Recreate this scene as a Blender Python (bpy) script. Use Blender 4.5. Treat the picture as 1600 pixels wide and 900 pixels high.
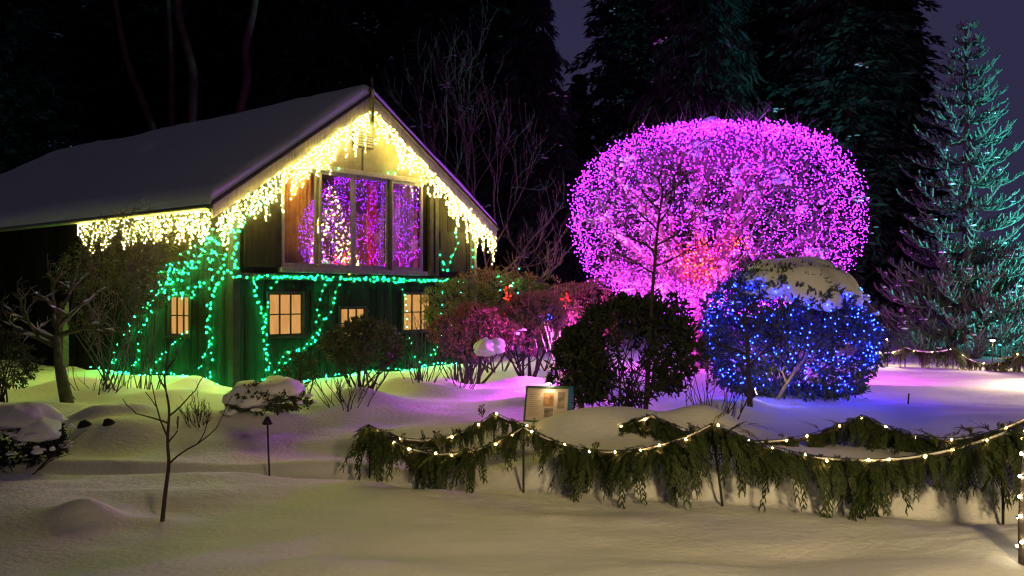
import bpy, math, random
import numpy as np
from mathutils import Vector, Matrix, Euler
R = math.radians
scene = bpy.context.scene
for o in list(bpy.data.objects): bpy.data.objects.remove(o)
COL = scene.collection

# ------------------------------------------------------------------ camera, sky, exposure
CAM_Z, FPX, HORIZON = 2.0, 1452.0, 465.0          # camera height, focal length in photo pixels, horizon row
cam_d = bpy.data.cameras.new('camera'); cam = bpy.data.objects.new('camera', cam_d); COL.objects.link(cam)
cam.location = (0, 0, CAM_Z); cam.rotation_euler = (R(90), 0, 0)
cam_d.sensor_width = 36; cam_d.lens = 36 * FPX / 1600; cam_d.shift_y = (HORIZON - 450) / 1600
cam_d.clip_start = 0.1; cam_d.clip_end = 2000
scene.camera = cam

world = bpy.data.worlds.new('World'); scene.world = world; world.use_nodes = True
wn = world.node_tree; wn.nodes.clear()
w_out = wn.nodes.new('ShaderNodeOutputWorld'); w_add = wn.nodes.new('ShaderNodeAddShader')
w_sky = wn.nodes.new('ShaderNodeTexSky'); w_sky.sky_type = 'NISHITA'; w_sky.sun_disc = False
w_sky.sun_elevation = R(-8); w_sky.sun_rotation = R(200)
w_b1 = wn.nodes.new('ShaderNodeBackground'); w_b1.inputs['Strength'].default_value = 0.05
w_b2 = wn.nodes.new('ShaderNodeBackground'); w_b2.inputs['Color'].default_value = (0.0085, 0.0066, 0.0185, 1)   # town glow on low cloud
w_b2.inputs['Strength'].default_value = 1.0
w_tc = wn.nodes.new('ShaderNodeTexCoord'); w_sep = wn.nodes.new('ShaderNodeSeparateXYZ'); w_mr = wn.nodes.new('ShaderNodeMapRange'); w_mr.interpolation_type = 'SMOOTHSTEP'
w_mr.inputs[1].default_value = 0.25; w_mr.inputs[2].default_value = 0.65
w_mix = wn.nodes.new('ShaderNodeMix'); w_mix.data_type = 'RGBA'; w_mix.inputs[6].default_value = (.0116, .0104, .0265, 1); w_mix.inputs[7].default_value = (.0038, .0035, .0030, 1)
wn.links.new(w_tc.outputs['Generated'], w_sep.inputs[0]); wn.links.new(w_sep.outputs['Z'], w_mr.inputs[0]); wn.links.new(w_mr.outputs[0], w_mix.inputs[0]); wn.links.new(w_mix.outputs[2], w_b2.inputs['Color'])
wn.links.new(w_sky.outputs[0], w_b1.inputs[0]); wn.links.new(w_b1.outputs[0], w_add.inputs[0])
wn.links.new(w_b2.outputs[0], w_add.inputs[1]); wn.links.new(w_add.outputs[0], w_out.inputs[0])

moon_d = bpy.data.lights.new('moon', 'SUN'); moon_d.energy = 0.005; moon_d.angle = R(12); moon_d.color = (0.8, 0.85, 1.0)
moon = bpy.data.objects.new('moon', moon_d); COL.objects.link(moon); moon.rotation_euler = (R(50), 0, R(-20))

scene.view_settings.view_transform = 'Standard'; scene.view_settings.look = 'None'
scene.view_settings.exposure = 1.2; scene.view_settings.gamma = 1.0
scene.render.engine = 'CYCLES'
cy = scene.cycles
cy.use_denoising = True; cy.max_bounces = 5; cy.diffuse_bounces = 2; cy.glossy_bounces = 3; cy.transmission_bounces = 4
cy.transparent_max_bounces = 8; cy.caustics_reflective = False; cy.caustics_refractive = False
cy.use_light_tree = True; cy.sample_clamp_indirect = 4.0; cy.filter_width = 1.3
try: cy.denoiser = 'OPENIMAGEDENOISE'
except Exception: pass

# ------------------------------------------------------------------ helpers
def P(px, py, d):
    return np.array([(px - 800) / FPX * d, d, CAM_Z + (HORIZON - py) / FPX * d])
def X_at(px, d): return (px - 800) / FPX * d

def tag(o, label=None, cat=None, group=None, kind=None):
    if label: o['label'] = label
    if cat: o['category'] = cat
    if group: o['group'] = group
    if kind: o['kind'] = kind
    return o
def empty(name, loc=(0, 0, 0), rz=0.0, label=None, cat=None, group=None):
    o = bpy.data.objects.new(name, None); COL.objects.link(o)
    o.location = loc; o.rotation_euler = (0, 0, rz); o.empty_display_size = 0.2
    return tag(o, label, cat, group)
def link(name, me, mat=None, parent=None, kind=None, smooth=False):
    o = bpy.data.objects.new(name, me); COL.objects.link(o)
    if mat is not None and not me.materials: me.materials.append(mat)
    if parent is not None: o.parent = parent
    if kind: o['kind'] = kind
    me.polygons.foreach_set('use_smooth', np.full(len(me.polygons), bool(smooth)))
    return o
def np_mesh(name, V, faces):
    """V (n,3); faces: list of int arrays (m,k)."""
    me = bpy.data.meshes.new(name)
    V = np.ascontiguousarray(V, dtype=np.float32)
    me.vertices.add(len(V)); me.vertices.foreach_set('co', V.ravel())
    faces = [np.asarray(f, dtype=np.int32) for f in faces if len(f)]
    tot = np.concatenate([np.full(len(f), f.shape[1], np.int32) for f in faces])
    li = np.concatenate([f.ravel() for f in faces])
    me.loops.add(len(li)); me.loops.foreach_set('vertex_index', li)
    me.polygons.add(len(tot))
    st = np.concatenate([[0], np.cumsum(tot)[:-1]]).astype(np.int32)
    me.polygons.foreach_set('loop_start', st)
    try: me.polygons.foreach_set('loop_total', tot)
    except Exception: pass
    me.update(calc_edges=True); me.validate()
    return me
def norm(a): return a / np.maximum(np.linalg.norm(a, axis=-1, keepdims=True), 1e-9)

def ring_tubes(polys, sides=5):
    """polys: list of (pts(n,3), radii(n)) -> V, quads"""
    Vs, Fs, off = [], [], 0
    ang = np.linspace(0, 2 * np.pi, sides, endpoint=False)
    ca, sa = np.cos(ang), np.sin(ang)
    for pts, rad in polys:
        pts = np.asarray(pts, float); n = len(pts)
        rad = np.broadcast_to(np.asarray(rad, float), (n,))
        t = np.gradient(pts, axis=0); t = norm(t)
        up = np.where(np.abs(t[:, 2:3]) > 0.9, np.array([[1., 0, 0]]), np.array([[0, 0, 1.]]))
        a = norm(np.cross(t, up)); b = np.cross(t, a)
        v = pts[:, None, :] + rad[:, None, None] * (ca[None, :, None] * a[:, None, :] + sa[None, :, None] * b[:, None, :])
        Vs.append(v.reshape(-1, 3))
        i = np.arange(n - 1)[:, None] * sides; j = np.arange(sides)[None, :]; j2 = (j + 1) % sides
        q = np.stack([i + j, i + j2, i + sides + j2, i + sides + j], -1).reshape(-1, 4) + off
        Fs.append(q); off += n * sides
    return np.concatenate(Vs), np.concatenate(Fs)
def tubes(name, polys, mat, parent=None, sides=5, kind=None):
    V, F = ring_tubes(polys, sides)
    return link(name, np_mesh(name, V, [F]), mat, parent, kind, smooth=True)

def leaf_arrays(C, D, U, L, W):
    """diamond leaves, slightly folded"""
    L = np.asarray(L)[:, None]; W = np.asarray(W)[:, None]
    N = np.cross(D, U)
    a = C; b = C + D * L * .45 + U * W + N * W * .35; c = C + D * L; d = C + D * L * .45 - U * W + N * W * .35
    V = np.stack([a, b, c, d], 1).reshape(-1, 3)
    i = np.arange(len(C))[:, None] * 4
    return V, i + np.array([[0, 1, 2]]), i + np.array([[0, 2, 3]])
def leaves(name, C, D, U, L, W, mat, parent=None, kind='stuff'):
    V, f1, f2 = leaf_arrays(C, D, U, L, W)
    return link(name, np_mesh(name, V, [np.concatenate([f1, f2])]), mat, parent, kind)
def rand_dirs(rng, n): return norm(rng.normal(size=(n, 3)))
def side_of(D, rng):
    return norm(np.cross(D, rand_dirs(rng, len(D))))

OCT_V = np.array([[1, 0, 0], [-1, 0, 0], [0, 1, 0], [0, -1, 0], [0, 0, 1.25], [0, 0, -1.25]], float)
OCT_F = np.array([[0, 2, 4], [2, 1, 4], [1, 3, 4], [3, 0, 4], [2, 0, 5], [1, 2, 5], [3, 1, 5], [0, 3, 5]])
def bulb_cloud(name, pts, r, mat, parent=None, rng=None):
    pts = np.asarray(pts, float); n = len(pts)
    rr = np.full(n, r) if rng is None else r * rng.uniform(.7, 1.2, n)
    V = (pts[:, None, :] + OCT_V[None] * rr[:, None, None]).reshape(-1, 3)
    F = (np.arange(n)[:, None, None] * 6 + OCT_F[None]).reshape(-1, 3)
    return link(name, np_mesh(name, V, [F]), mat, parent, 'stuff')

def box_arrays(boxes):
    Vs, Fs = [], []
    for k, (x0, x1, y0, y1, z0, z1) in enumerate(boxes):
        Vs += [(x0, y0, z0), (x1, y0, z0), (x1, y1, z0), (x0, y1, z0), (x0, y0, z1), (x1, y0, z1), (x1, y1, z1), (x0, y1, z1)]
        Fs += [[a + 8 * k for a in f] for f in ((0, 3, 2, 1), (4, 5, 6, 7), (0, 1, 5, 4), (1, 2, 6, 5), (2, 3, 7, 6), (3, 0, 4, 7))]
    return np.array(Vs, float), np.array(Fs)
def boxes(name, bl, mat, parent=None, kind=None, bevel=0.0):
    V, F = box_arrays(bl); o = link(name, np_mesh(name, V, [F]), mat, parent, kind)
    if bevel:
        m = o.modifiers.new('bevel', 'BEVEL'); m.width = bevel; m.segments = 2; m.limit_method = 'ANGLE'
    return o
def prism(name, poly, y0, y1, mat, parent=None):
    """poly in (x,z), extruded along y"""
    n = len(poly)
    V = [(x, y0, z) for x, z in poly] + [(x, y1, z) for x, z in poly]
    me = bpy.data.meshes.new(name)
    F = [list(range(n)), list(range(2 * n - 1, n - 1, -1))] + [[i, n + i, n + (i + 1) % n, (i + 1) % n] for i in range(n)]
    me.from_pydata(V, [], F); me.update()
    return link(name, me, mat, parent)
def lathe(name, prof, mat, parent=None, seg=20, loc=(0, 0, 0)):
    V, F = [], []
    for r, z in prof:
        for k in range(seg):
            a = 2 * math.pi * k / seg; V.append((r * math.cos(a) + loc[0], r * math.sin(a) + loc[1], z + loc[2]))
    for i in range(len(prof) - 1):
        for k in range(seg):
            k2 = (k + 1) % seg
            F.append((i * seg + k, i * seg + k2, (i + 1) * seg + k2, (i + 1) * seg + k))
    me = bpy.data.meshes.new(name); me.from_pydata(V, [], F); me.update()
    return link(name, me, mat, parent, smooth=True)

# value noise
_rs = np.random.RandomState(7); _T = _rs.rand(256, 256); _T3 = _rs.rand(64, 64, 64)
def vnoise(x, y):
    xi = np.floor(x).astype(int); yi = np.floor(y).astype(int); fx = x - xi; fy = y - yi
    fx = fx * fx * (3 - 2 * fx); fy = fy * fy * (3 - 2 * fy)
    a = _T[xi % 256, yi % 256]; b = _T[(xi + 1) % 256, yi % 256]; c = _T[xi % 256, (yi + 1) % 256]; d = _T[(xi + 1) % 256, (yi + 1) % 256]
    return (a * (1 - fx) + b * fx) * (1 - fy) + (c * (1 - fx) + d * fx) * fy - .5
def vnoise3(p):
    i = np.floor(p).astype(int); f = p - i; f = f * f * (3 - 2 * f); r = 0
    for dx in (0, 1):
        for dy in (0, 1):
            for dz in (0, 1):
                w = (f[..., 0] if dx else 1 - f[..., 0]) * (f[..., 1] if dy else 1 - f[..., 1]) * (f[..., 2] if dz else 1 - f[..., 2])
                r = r + w * _T3[(i[..., 0] + dx) % 64, (i[..., 1] + dy) % 64, (i[..., 2] + dz) % 64]
    return r - .5
def sstep(a, b, x):
    t = np.clip((x - a) / (b - a), 0, 1); return t * t * (3 - 2 * t)

# ------------------------------------------------------------------ materials
def new_mat(name):
    m = bpy.data.materials.new(name); m.use_nodes = True
    nt = m.node_tree; return m, nt, nt.nodes['Principled BSDF']
def mat(name, c1, c2=None, rough=.85, scale=8.0, bump=0.0, bscale=None, island=False, spec=.3, stretch=None, objrand=False):
    m, nt, b = new_mat(name)
    b.inputs['Roughness'].default_value = rough; b.inputs['Specular IOR Level'].default_value = spec
    if c2 is None: b.inputs['Base Color'].default_value = (*c1, 1)
    tc = nt.nodes.new('ShaderNodeTexCoord')
    src = tc.outputs['Object']
    if stretch:
        mp = nt.nodes.new('ShaderNodeMapping'); mp.inputs['Scale'].default_value = stretch
        nt.links.new(src, mp.inputs[0]); src = mp.outputs[0]
    if c2 is not None:
        ramp = nt.nodes.new('ShaderNodeMix'); ramp.data_type = 'RGBA'
        ramp.inputs[6].default_value = (*c1, 1); ramp.inputs[7].default_value = (*c2, 1)
        if island:
            g = nt.nodes.new('ShaderNodeNewGeometry'); nt.links.new(g.outputs['Random Per Island'], ramp.inputs[0])
        else:
            n = nt.nodes.new('ShaderNodeTexNoise'); n.inputs['Scale'].default_value = scale; n.inputs['Detail'].default_value = 6
            nt.links.new(src, n.inputs['Vector'])
            mr = nt.nodes.new('ShaderNodeMapRange'); mr.inputs[1].default_value = .3; mr.inputs[2].default_value = .7
            nt.links.new(n.outputs[0], mr.inputs[0]); fac = mr.outputs[0]
            if objrand:
                oi = nt.nodes.new('ShaderNodeObjectInfo'); ad = nt.nodes.new('ShaderNodeMath'); ad.operation = 'MULTIPLY_ADD'
                nt.links.new(oi.outputs['Random'], ad.inputs[0]); ad.inputs[1].default_value = .6
                mu = nt.nodes.new('ShaderNodeMath'); mu.operation = 'MULTIPLY'; mu.inputs[1].default_value = .5
                nt.links.new(fac, mu.inputs[0]); nt.links.new(mu.outputs[0], ad.inputs[2]); fac = ad.outputs[0]
            nt.links.new(fac, ramp.inputs[0])
        nt.links.new(ramp.outputs[2], b.inputs['Base Color'])
    if bump:
        n2 = nt.nodes.new('ShaderNodeTexNoise'); n2.inputs['Scale'].default_value = bscale or scale * 3; n2.inputs['Detail'].default_value = 5
        nt.links.new(src, n2.inputs['Vector'])
        bp = nt.nodes.new('ShaderNodeBump'); bp.inputs['Strength'].default_value = bump; bp.inputs['Distance'].default_value = .03
        nt.links.new(n2.outputs[0], bp.inputs['Height']); nt.links.new(bp.outputs[0], b.inputs['Normal'])
    return m
def emit(name, rgb, strength, sampling='FRONT'):
    m = bpy.data.materials.new(name); m.use_nodes = True; nt = m.node_tree; nt.nodes.clear()
    e = nt.nodes.new('ShaderNodeEmission'); o = nt.nodes.new('ShaderNodeOutputMaterial')
    e.inputs[0].default_value = (*rgb, 1); e.inputs[1].default_value = strength
    nt.links.new(e.outputs[0], o.inputs[0]); m.cycles.emission_sampling = sampling
    return m
M = {}
M['snow'] = mat('snow', (.80, .80, .82), (.74, .745, .77), rough=.75, scale=1.3, bump=.45, bscale=16, spec=.25)
M['snow_lump'] = mat('snow_lump', (.82, .82, .84), rough=.75, bump=.2, bscale=30, spec=.25)
M['board'] = mat('weathered_board', (.0045, .004, .004), (.017, .015, .014), rough=.8, scale=3, stretch=(9, 9, .6), bump=.5, bscale=8, objrand=True, spec=.05)
M['wall'] = mat('dark_wall', (.012, .011, .010), (.025, .022, .02), scale=3, spec=.05)
M['plaster'] = mat('gable_plaster', (.060, .053, .042), (.10, .09, .07), scale=2.5, bump=.3, bscale=20)
M['trim'] = mat('painted_trim', (.065, .06, .07), (.12, .11, .12), scale=5, rough=.6, stretch=(4, 4, 1), bump=.15)
M['darktrim'] = mat('dark_trim', (.016, .015, .015), (.034, .030, .028), scale=6, rough=.7, bump=.2, spec=.1)
M['roof'] = mat('roof_shingle', (.06, .055, .05), (.1, .09, .08), scale=10)
M['metal'] = mat('black_metal', (.012, .012, .012), (.02, .02, .02), rough=.5, scale=20)
M['gutter'] = mat('gutter_metal', (.12, .13, .10), (.2, .2, .16), rough=.45, scale=6)
M['bark'] = mat('grey_bark', (.07, .055, .045), (.15, .12, .10), scale=14, rough=.9, bump=.6, bscale=30)
M['bark_dark'] = mat('dark_bark', (.03, .024, .02), (.07, .055, .045), scale=14, rough=.9, bump=.5)
M['bark_red'] = mat('red_peeling_bark', (.07, .025, .018), (.13, .05, .035), scale=3, rough=.7, bump=.3)
M['bark_far'] = mat('twig_bark', (.08, .05, .036), (.15, .10, .075), scale=10, rough=.85)
M['bark_pale'] = mat('pale_bark', (.15, .11, .10), (.27, .21, .18), scale=10, rough=.85)
M['bark_moss'] = mat('mossy_bark', (.07, .075, .03), (.18, .17, .09), scale=9, rough=.95, bump=.6)
M['leaf_dark'] = mat('dark_evergreen_leaf', (.012, .018, .011), (.030, .040, .022), rough=.6, island=True, spec=.2)
M['leaf_blue'] = mat('round_bush_leaf', (.03, .045, .028), (.075, .10, .06), rough=.5, island=True, spec=.4)
M['leaf_mid'] = mat('shrub_leaf', (.035, .05, .018), (.10, .11, .04), rough=.55, island=True, spec=.4)
M['leaf_olive'] = mat('olive_leaf', (.06, .06, .02), (.17, .15, .055), rough=.6, island=True)
M['leaf_red'] = mat('russet_leaf', (.16, .06, .04), (.32, .15, .085), rough=.7, island=True)
M['leaf_pink'] = mat('pink_russet_leaf', (.24, .09, .10), (.44, .18, .19), rough=.7, island=True)
M['leaf_yg'] = mat('yellow_green_leaf', (.12, .15, .03), (.28, .31, .09), rough=.6, island=True)
M['needle'] = mat('conifer_needle', (.009, .013, .010), (.022, .028, .020), rough=.75, island=True)
M['fir'] = mat('fir_needle', (.05, .075, .05), (.11, .14, .10), rough=.7, island=True)
M['cedar'] = mat('cedar_frond', (.016, .030, .010), (.060, .080, .024), rough=.6, island=True)
M['wire'] = mat('light_wire', (.012, .03, .015), rough=.6)
M['grass'] = mat('blade_grass', (.09, .16, .03), (.18, .26, .06), rough=.6, island=True)
M['e_warm'] = emit('warm_icicle_bulb', (1.0, .78, .11), 260.0)
M['e_green'] = emit('green_bulb', (.0012, 1.0, .14), 370.0)
M['e_purple'] = emit('violet_bulb', (.30, .0075, 1.0), 56.0)
M['e_magenta'] = emit('magenta_bulb', (1.0, .003, .75), 62.0)
M['e_orange'] = emit('orange_bulb', (1.0, .012, .0006), 90.0)
M['e_blue'] = emit('blue_bulb', (.0022, .0085, 1.0), 170.0)
M['e_red'] = emit('red_bulb', (1.0, .0022, .0015), 40.0)
M['e_garland'] = emit('garland_bulb', (1.0, .56, .17), 44.0)
M['e_tree'] = emit('indoor_tree_bulb', (1.0, .52, .10), 60.0)
M['e_tree2'] = emit('indoor_violet_bulb', (.5, .05, 1.0), 30.0)
M['e_white'] = emit('white_trunk_bulb', (1.0, .82, .5), 22.0)
M['e_lamp'] = emit('lamp_glow', (1.0, .78, .42), 18.0)

# ------------------------------------------------------------------ snow ground
FX = np.array([-60, -12, -5.0, -3.0, -1.64, .12, 2.05, 4.41, 6.5, 60]); FY = np.array([13.0, 11.4, 11.1, 10.9, 10.66, 9.68, 9.04, 8.40, 7.8, 7.2])
MOUNDS = []   # (x, y, sx, sy, h)
def mound(px, d, sx, sy, h): MOUNDS.append((X_at(px, d), d, sx, sy, h))
mound(905, 11.2, .75, .45, .30); mound(985, 11.6, .6, .4, .28); mound(1095, 11.9, .55, .4, .34)
mound(625, 15.6, .5, .4, .30); mound(680, 15.2, .6, .4, .24); mound(690, 16.4, .5, .5, .25)
mound(300, 17.2, .5, .35, .30); mound(560, 14.2, .5, .4, .22); mound(250, 14.9, .8, .5, .14); mound(110, 16.0, 1.0, .6, .35)
mound(135, 8.5, .30, .22, .16); mound(255, 8.5, .22, .2, .03); mound(820, 17.0, .7, .5, .22); mound(770, 15.5, .5, .4, .12)
mound(1120, 13.4, .5, .4, .22); mound(1170, 14.0, .3, .3, .14); mound(560, 12.2, 1.0, .5, .10); mound(330, 13.0, 1.4, .4, .14); mound(180, 12.4, .8, .4, .16)
mound(860, 14.2, .7, .5, .16); mound(1235, 15.2, 1.0, .7, .12); mound(215, 13.2, .35, .25, .18); mound(150, 13.0, .4, .25, .2); mound(720, 12.2, 1.2, .7, .1)
def Hs(x, y):
    x = np.asarray(x, float); y = np.asarray(y, float)
    h = .16 * vnoise(x * .40 + 3, y * .8) + .09 * vnoise(x * .9 + 40, y * 1.9 + 9) + .02 * vnoise(x * 2.7, y * 3.9 + 5)
    h = h + (.009 * vnoise(x * 9, y * 11) + .006 * vnoise(x * 23, y * 27)) * sstep(16, 8, y) * (.35 + 1.3 * sstep(-.1, .3, vnoise(x * .5 + 20, y * .9)))
    yf = np.interp(x, FX, FY) + .10 * vnoise(x * 1.6, y * 0 + 2.5)
    right = sstep(-.9, .7, x)
    dy = y - yf
    bank = right * (.30 * sstep(.02, .34, dy) + .03 * sstep(.3, 2, dy)) + (1 - right) * (.06 * sstep(-.05, .14, dy) + .27 * sstep(.3, 3.0, dy))
    clod = sstep(.0, .12, dy) * sstep(.5, .2, dy) * right
    h = h * (1 - .3 * sstep(0, 1, dy)) + bank + clod * (.09 * vnoise(x * 6, y * 7) + .05 * vnoise(x * 14, y * 15))
    h = h - (1 - right) * .07 * np.exp(-((dy + .18) / .14) ** 2) * sstep(-9, -6, x)      # trodden groove beside the bank
    h = h + .35 * sstep(22, 40, y) + .10 * vnoise(x * 1.1 + 7, y * 1.1) * sstep(0.4, 1.5, dy) * (1 - right)
    for mx, my, sx, sy, mh in MOUNDS:
        h = h + mh * np.exp(-((x - mx) / sx) ** 2 - ((y - my) / sy) ** 2)
    return h
def gz(x, y): return float(Hs(np.array([x]), np.array([y]))[0])
ys = np.concatenate([np.linspace(-30, 4.8, 30), np.arange(5, 13, .045), np.arange(13, 22, .09), np.arange(22, 45, .5), np.linspace(46, 400, 40)])
xs = np.concatenate([np.linspace(-300, -16, 40), np.arange(-15.5, -8, .16), np.arange(-8, 8, .06), np.arange(8, 16.5, .16), np.linspace(17, 300, 40)])
gx, gy = np.meshgrid(xs, ys); gh = Hs(gx, gy)
V = np.stack([gx, gy, gh], -1).reshape(-1, 3); nx = len(xs); ny = len(ys)
i = (np.arange(ny - 1)[:, None] * nx + np.arange(nx - 1)[None]).ravel()
ground = link('snow_ground', np_mesh('snow_ground', V, [np.stack([i, i + 1, i + nx + 1, i + nx], -1)]), M['snow'], smooth=True)
tag(ground, 'deep drifted snow covering the whole garden ground', kind='structure')

def snow_lumps(name, items, parent=None, seg=14, kind=None, mat_=None):
    """items: (centre, rx, ry, rz, seed); rounded irregular pads of snow, joined"""
    Vs, Fs, off = [], [], 0
    nu, nv = seg, max(5, seg // 2)
    th = np.linspace(0, 2 * np.pi, nu, endpoint=False); ph = np.linspace(-.5 * np.pi, .5 * np.pi, nv)
    T, Ph = np.meshgrid(th, ph)
    base = np.stack([np.cos(T) * np.cos(Ph), np.sin(T) * np.cos(Ph), np.sin(Ph)], -1).reshape(-1, 3)
    q = []
    for a in range(nv - 1):
        for b in range(nu): q.append((a * nu + b, a * nu + (b + 1) % nu, (a + 1) * nu + (b + 1) % nu, (a + 1) * nu + b))
    q = np.array(q)
    for c, rx, ry, rz, sd in items:
        n = 1 + .55 * vnoise3(base * 1.3 + sd * 3.7 + 10) + .3 * vnoise3(base * 3 + sd * 1.3 + 20)
        b = base * n[:, None]; b[:, 2] = np.where(b[:, 2] < 0, b[:, 2] * .35, b[:, 2])
        Vs.append(b * np.array([rx, ry, rz]) + np.asarray(c)); Fs.append(q + off); off += len(base)
    return link(name, np_mesh(name, np.concatenate(Vs), [np.concatenate(Fs)]), mat_ or M['snow_lump'], parent, kind, smooth=True)

# ------------------------------------------------------------------ the house
A = np.array([-5.39, 18.0, 0.0]); ANG = math.atan2(.775, .632)
FDIR = np.array([math.cos(ANG), math.sin(ANG), 0]); SDIR = np.array([-math.sin(ANG), math.cos(ANG), 0])
def to_local(p): d = np.asarray(p) - A; return np.array([d @ FDIR, d @ SDIR, d[2]])
def ray_local(px, py):
    o = to_local((0, 0, CAM_Z)); d = np.array([(px - 800) / FPX, 1.0, (HORIZON - py) / FPX])
    return o, np.array([d @ FDIR, d @ SDIR, d[2]])
def on_facade(px, py, y=-.06):
    o, d = ray_local(px, py); t = (y - o[1]) / d[1]; return o + t * d
def on_side(px, py, x=-.06):
    o, d = ray_local(px, py); t = (x - o[0]) / d[0]; return o + t * d
house = empty('barn_house', A, ANG, 'dark timber two-storey gabled house strung with green and warm white lights', 'house')
WID, EAVE_Z, APX, APZ, XL, XR, Y0, YR, YB = 6.92, 3.80, 3.28, 6.47, -.62, 7.54, -.22, 14.7, 19.0
def zroof(x, y):
    zl = EAVE_Z + (x - XL) * (APZ - EAVE_Z) / (APX - XL); zr_ = EAVE_Z + (XR - x) * (APZ - EAVE_Z) / (XR - APX)
    zh = EAVE_Z + (YB - y) * (APZ - EAVE_Z) / (YB - YR)
    return np.minimum(np.minimum(zl, zr_), zh)
zw = lambda x: float(zroof(np.array(x), np.array(0.))) - .14
# ground-floor windows (x0,x1,z0,z1,cols,rows) on the gable front; upper window band
WIN = [(.80, 1.62, 1.25, 2.07, 3, 2), (2.65, 3.34, 1.12, 1.76, 3, 2), (4.52, 5.41, 1.24, 2.08, 3, 2)]
SWIN = (1.50, 2.24, 1.24, 2.02)        # on the long side (y range)
UX0, UX1, UZ0, UZ1 = 1.12, 5.16, 2.56, 4.74
T = .16
wall_bl = [(0, WID, 0, T, 0, 1.10)]
edges = [0] + [e for w in WIN for e in (w[0], w[1])] + [WID]
for k in range(0, len(edges), 2): wall_bl.append((edges[k], edges[k + 1], .001, T - .001, 1.10, 2.09))
for w in WIN:
    if w[2] > 1.101: wall_bl.append((w[0], w[1], .002, T - .002, 1.10, w[2]))
    wall_bl.append((w[0], w[1], .002, T - .002, w[3], 2.09))
wall_bl.append((0, WID, 0.0015, T, 2.09, UZ0))
# long side
wall_bl += [(0, T, T, SWIN[0], 0, 3.95), (0, T, SWIN[1], 18.4, 0, 3.95), (0.001, T, SWIN[0], SWIN[1], 0, SWIN[2]), (0.001, T, SWIN[0], SWIN[1], SWIN[3], 3.95)]
wall_bl += [(WID - T, WID, T, 18.4, 0, 3.95), (T, WID - T, 18.2, 18.4, 0, 3.95)]
wall = boxes('wall', wall_bl, M['wall'], house)
def fprism(name, poly, m, y0=0.0, y1=T, parent=house): return prism(name, poly, y0, y1, m, parent)
fprism('upper_wall', [(0, UZ0), (UX0, UZ0), (UX0, UZ1), (UX0 - .12, zw(UX0 - .12)), (0, zw(0))], M['wall'])
fprism('upper_wall', [(UX1, UZ0), (WID, UZ0), (WID, zw(WID)), (UX1 + .25, zw(UX1 + .25)), (UX1, UZ1)], M['wall'])
gx0 = XL + (UZ1 + .14 - EAVE_Z) * (APX - XL) / (APZ - EAVE_Z); gx1 = XR - (UZ1 + .14 - EAVE_Z) * (XR - APX) / (APZ - EAVE_Z)
gable = fprism('gable_panel', [(gx0 + .01, UZ1), (gx1 - .01, UZ1), (APX, APZ - .15)], M['plaster'], -.012, T)
# vertical boards, one by one
unit_V, unit_F = box_arrays([(-.5, .5, -.5, .5, -.5, .5)])
board_me = np_mesh('board', unit_V, [unit_F]); board_me.materials.append(M['board'])
def board(x0, x1, y0, y1, z0, z1, parent=wall):
    o = bpy.data.objects.new('board', board_me); COL.objects.link(o); o.parent = parent
    o.location = ((x0 + x1) / 2, (y0 + y1) / 2, (z0 + z1) / 2); o.scale = (x1 - x0, y1 - y0, z1 - z0); return o
rnd = random.Random(3)
bw = .231
for k in range(30):
    x0 = k * bw + .005; x1 = (k + 1) * bw - .006
    if x1 > WID: x1 = WID
    pr = .022 + rnd.uniform(0, .012)
    segs = [(.02, 2.36)]
    for w in WIN:
        if x1 > w[0] - .05 and x0 < w[1] + .05:
            if x0 < w[0] - .05 - .04 and x1 > w[0] - .05: x1c = x1
            segs = [(.02, w[2] - .06), (w[3] + .06, 2.36)]
    for z0, z1 in segs: board(x0, x1, -pr, -.001, z0, z1)
    zt = min(zw(x0), zw(x1)) - .02
    if x1 <= UX0 - .08 or x0 >= UX1 + .08: board(x0, x1, -pr, -.001, 2.48, min(zt, 4.70))
for k in range(52):
    y0 = .0 + k * .235 + .02; y1 = y0 + .222; pr = .022 + rnd.uniform(0, .012)
    segs = [(.02, 3.9)]
    if y1 > SWIN[0] - .06 and y0 < SWIN[1] + .06: segs = [(.02, SWIN[2] - .06), (SWIN[3] + .06, 3.9)]
    for z0, z1 in segs: board(-pr, -.001, y0, y1, z0, z1)
boxes('corner_board', [(-.05, .11, -.05, -.036, .0, zw(0) - .1), (-.05, -.036, -.036, .12, .0, 3.8)], M['darktrim'], house)
boxes('corner_board', [(WID - .11, WID + .03, -.05, -.036, .0, zw(WID) - .06)], M['darktrim'], house)
boxes('belt_rail', [(-.03, WID + .02, -.075, -.037, 2.36, 2.48)], M['darktrim'], house, bevel=.006)
boxes('downpipe', [(WID + .035, WID + .095, -.10, -.04, .1, 3.9)], M['trim'], house, bevel=.02)
boxes('gable_seam', [(APX - .018, APX + .018, -.03, -.0125, UZ1 + .02, 5.28)], M['darktrim'], house)
vent = boxes('gable_vent', [(APX - .30, APX + .30, -.035, -.013, 5.30, 5.86)], M['darktrim'], house)
for k in range(9):
    s = boxes('slat', [(-.26, .26, -.03, .01, -.022, .022)], M['trim'], vent); s.location = (APX, -.045, 5.35 + k * .058); s.rotation_euler = (R(-28), 0, 0)
# shutter-like panels beside the big window
boxes('wall_panel', [(5.72, 6.62, -.062, -.037, 2.62, 3.60)], M['board'], house, bevel=.008)
boxes('wall_panel', [(.20, .98, -.062, -.037, 2.60, 3.72)], M['board'], house, bevel=.008)
for x in (5.30, 5.48): boxes('post', [(x, x + .12, -.13, -.037, 2.52, 4.45)], M['darktrim'], house, bevel=.006)
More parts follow.
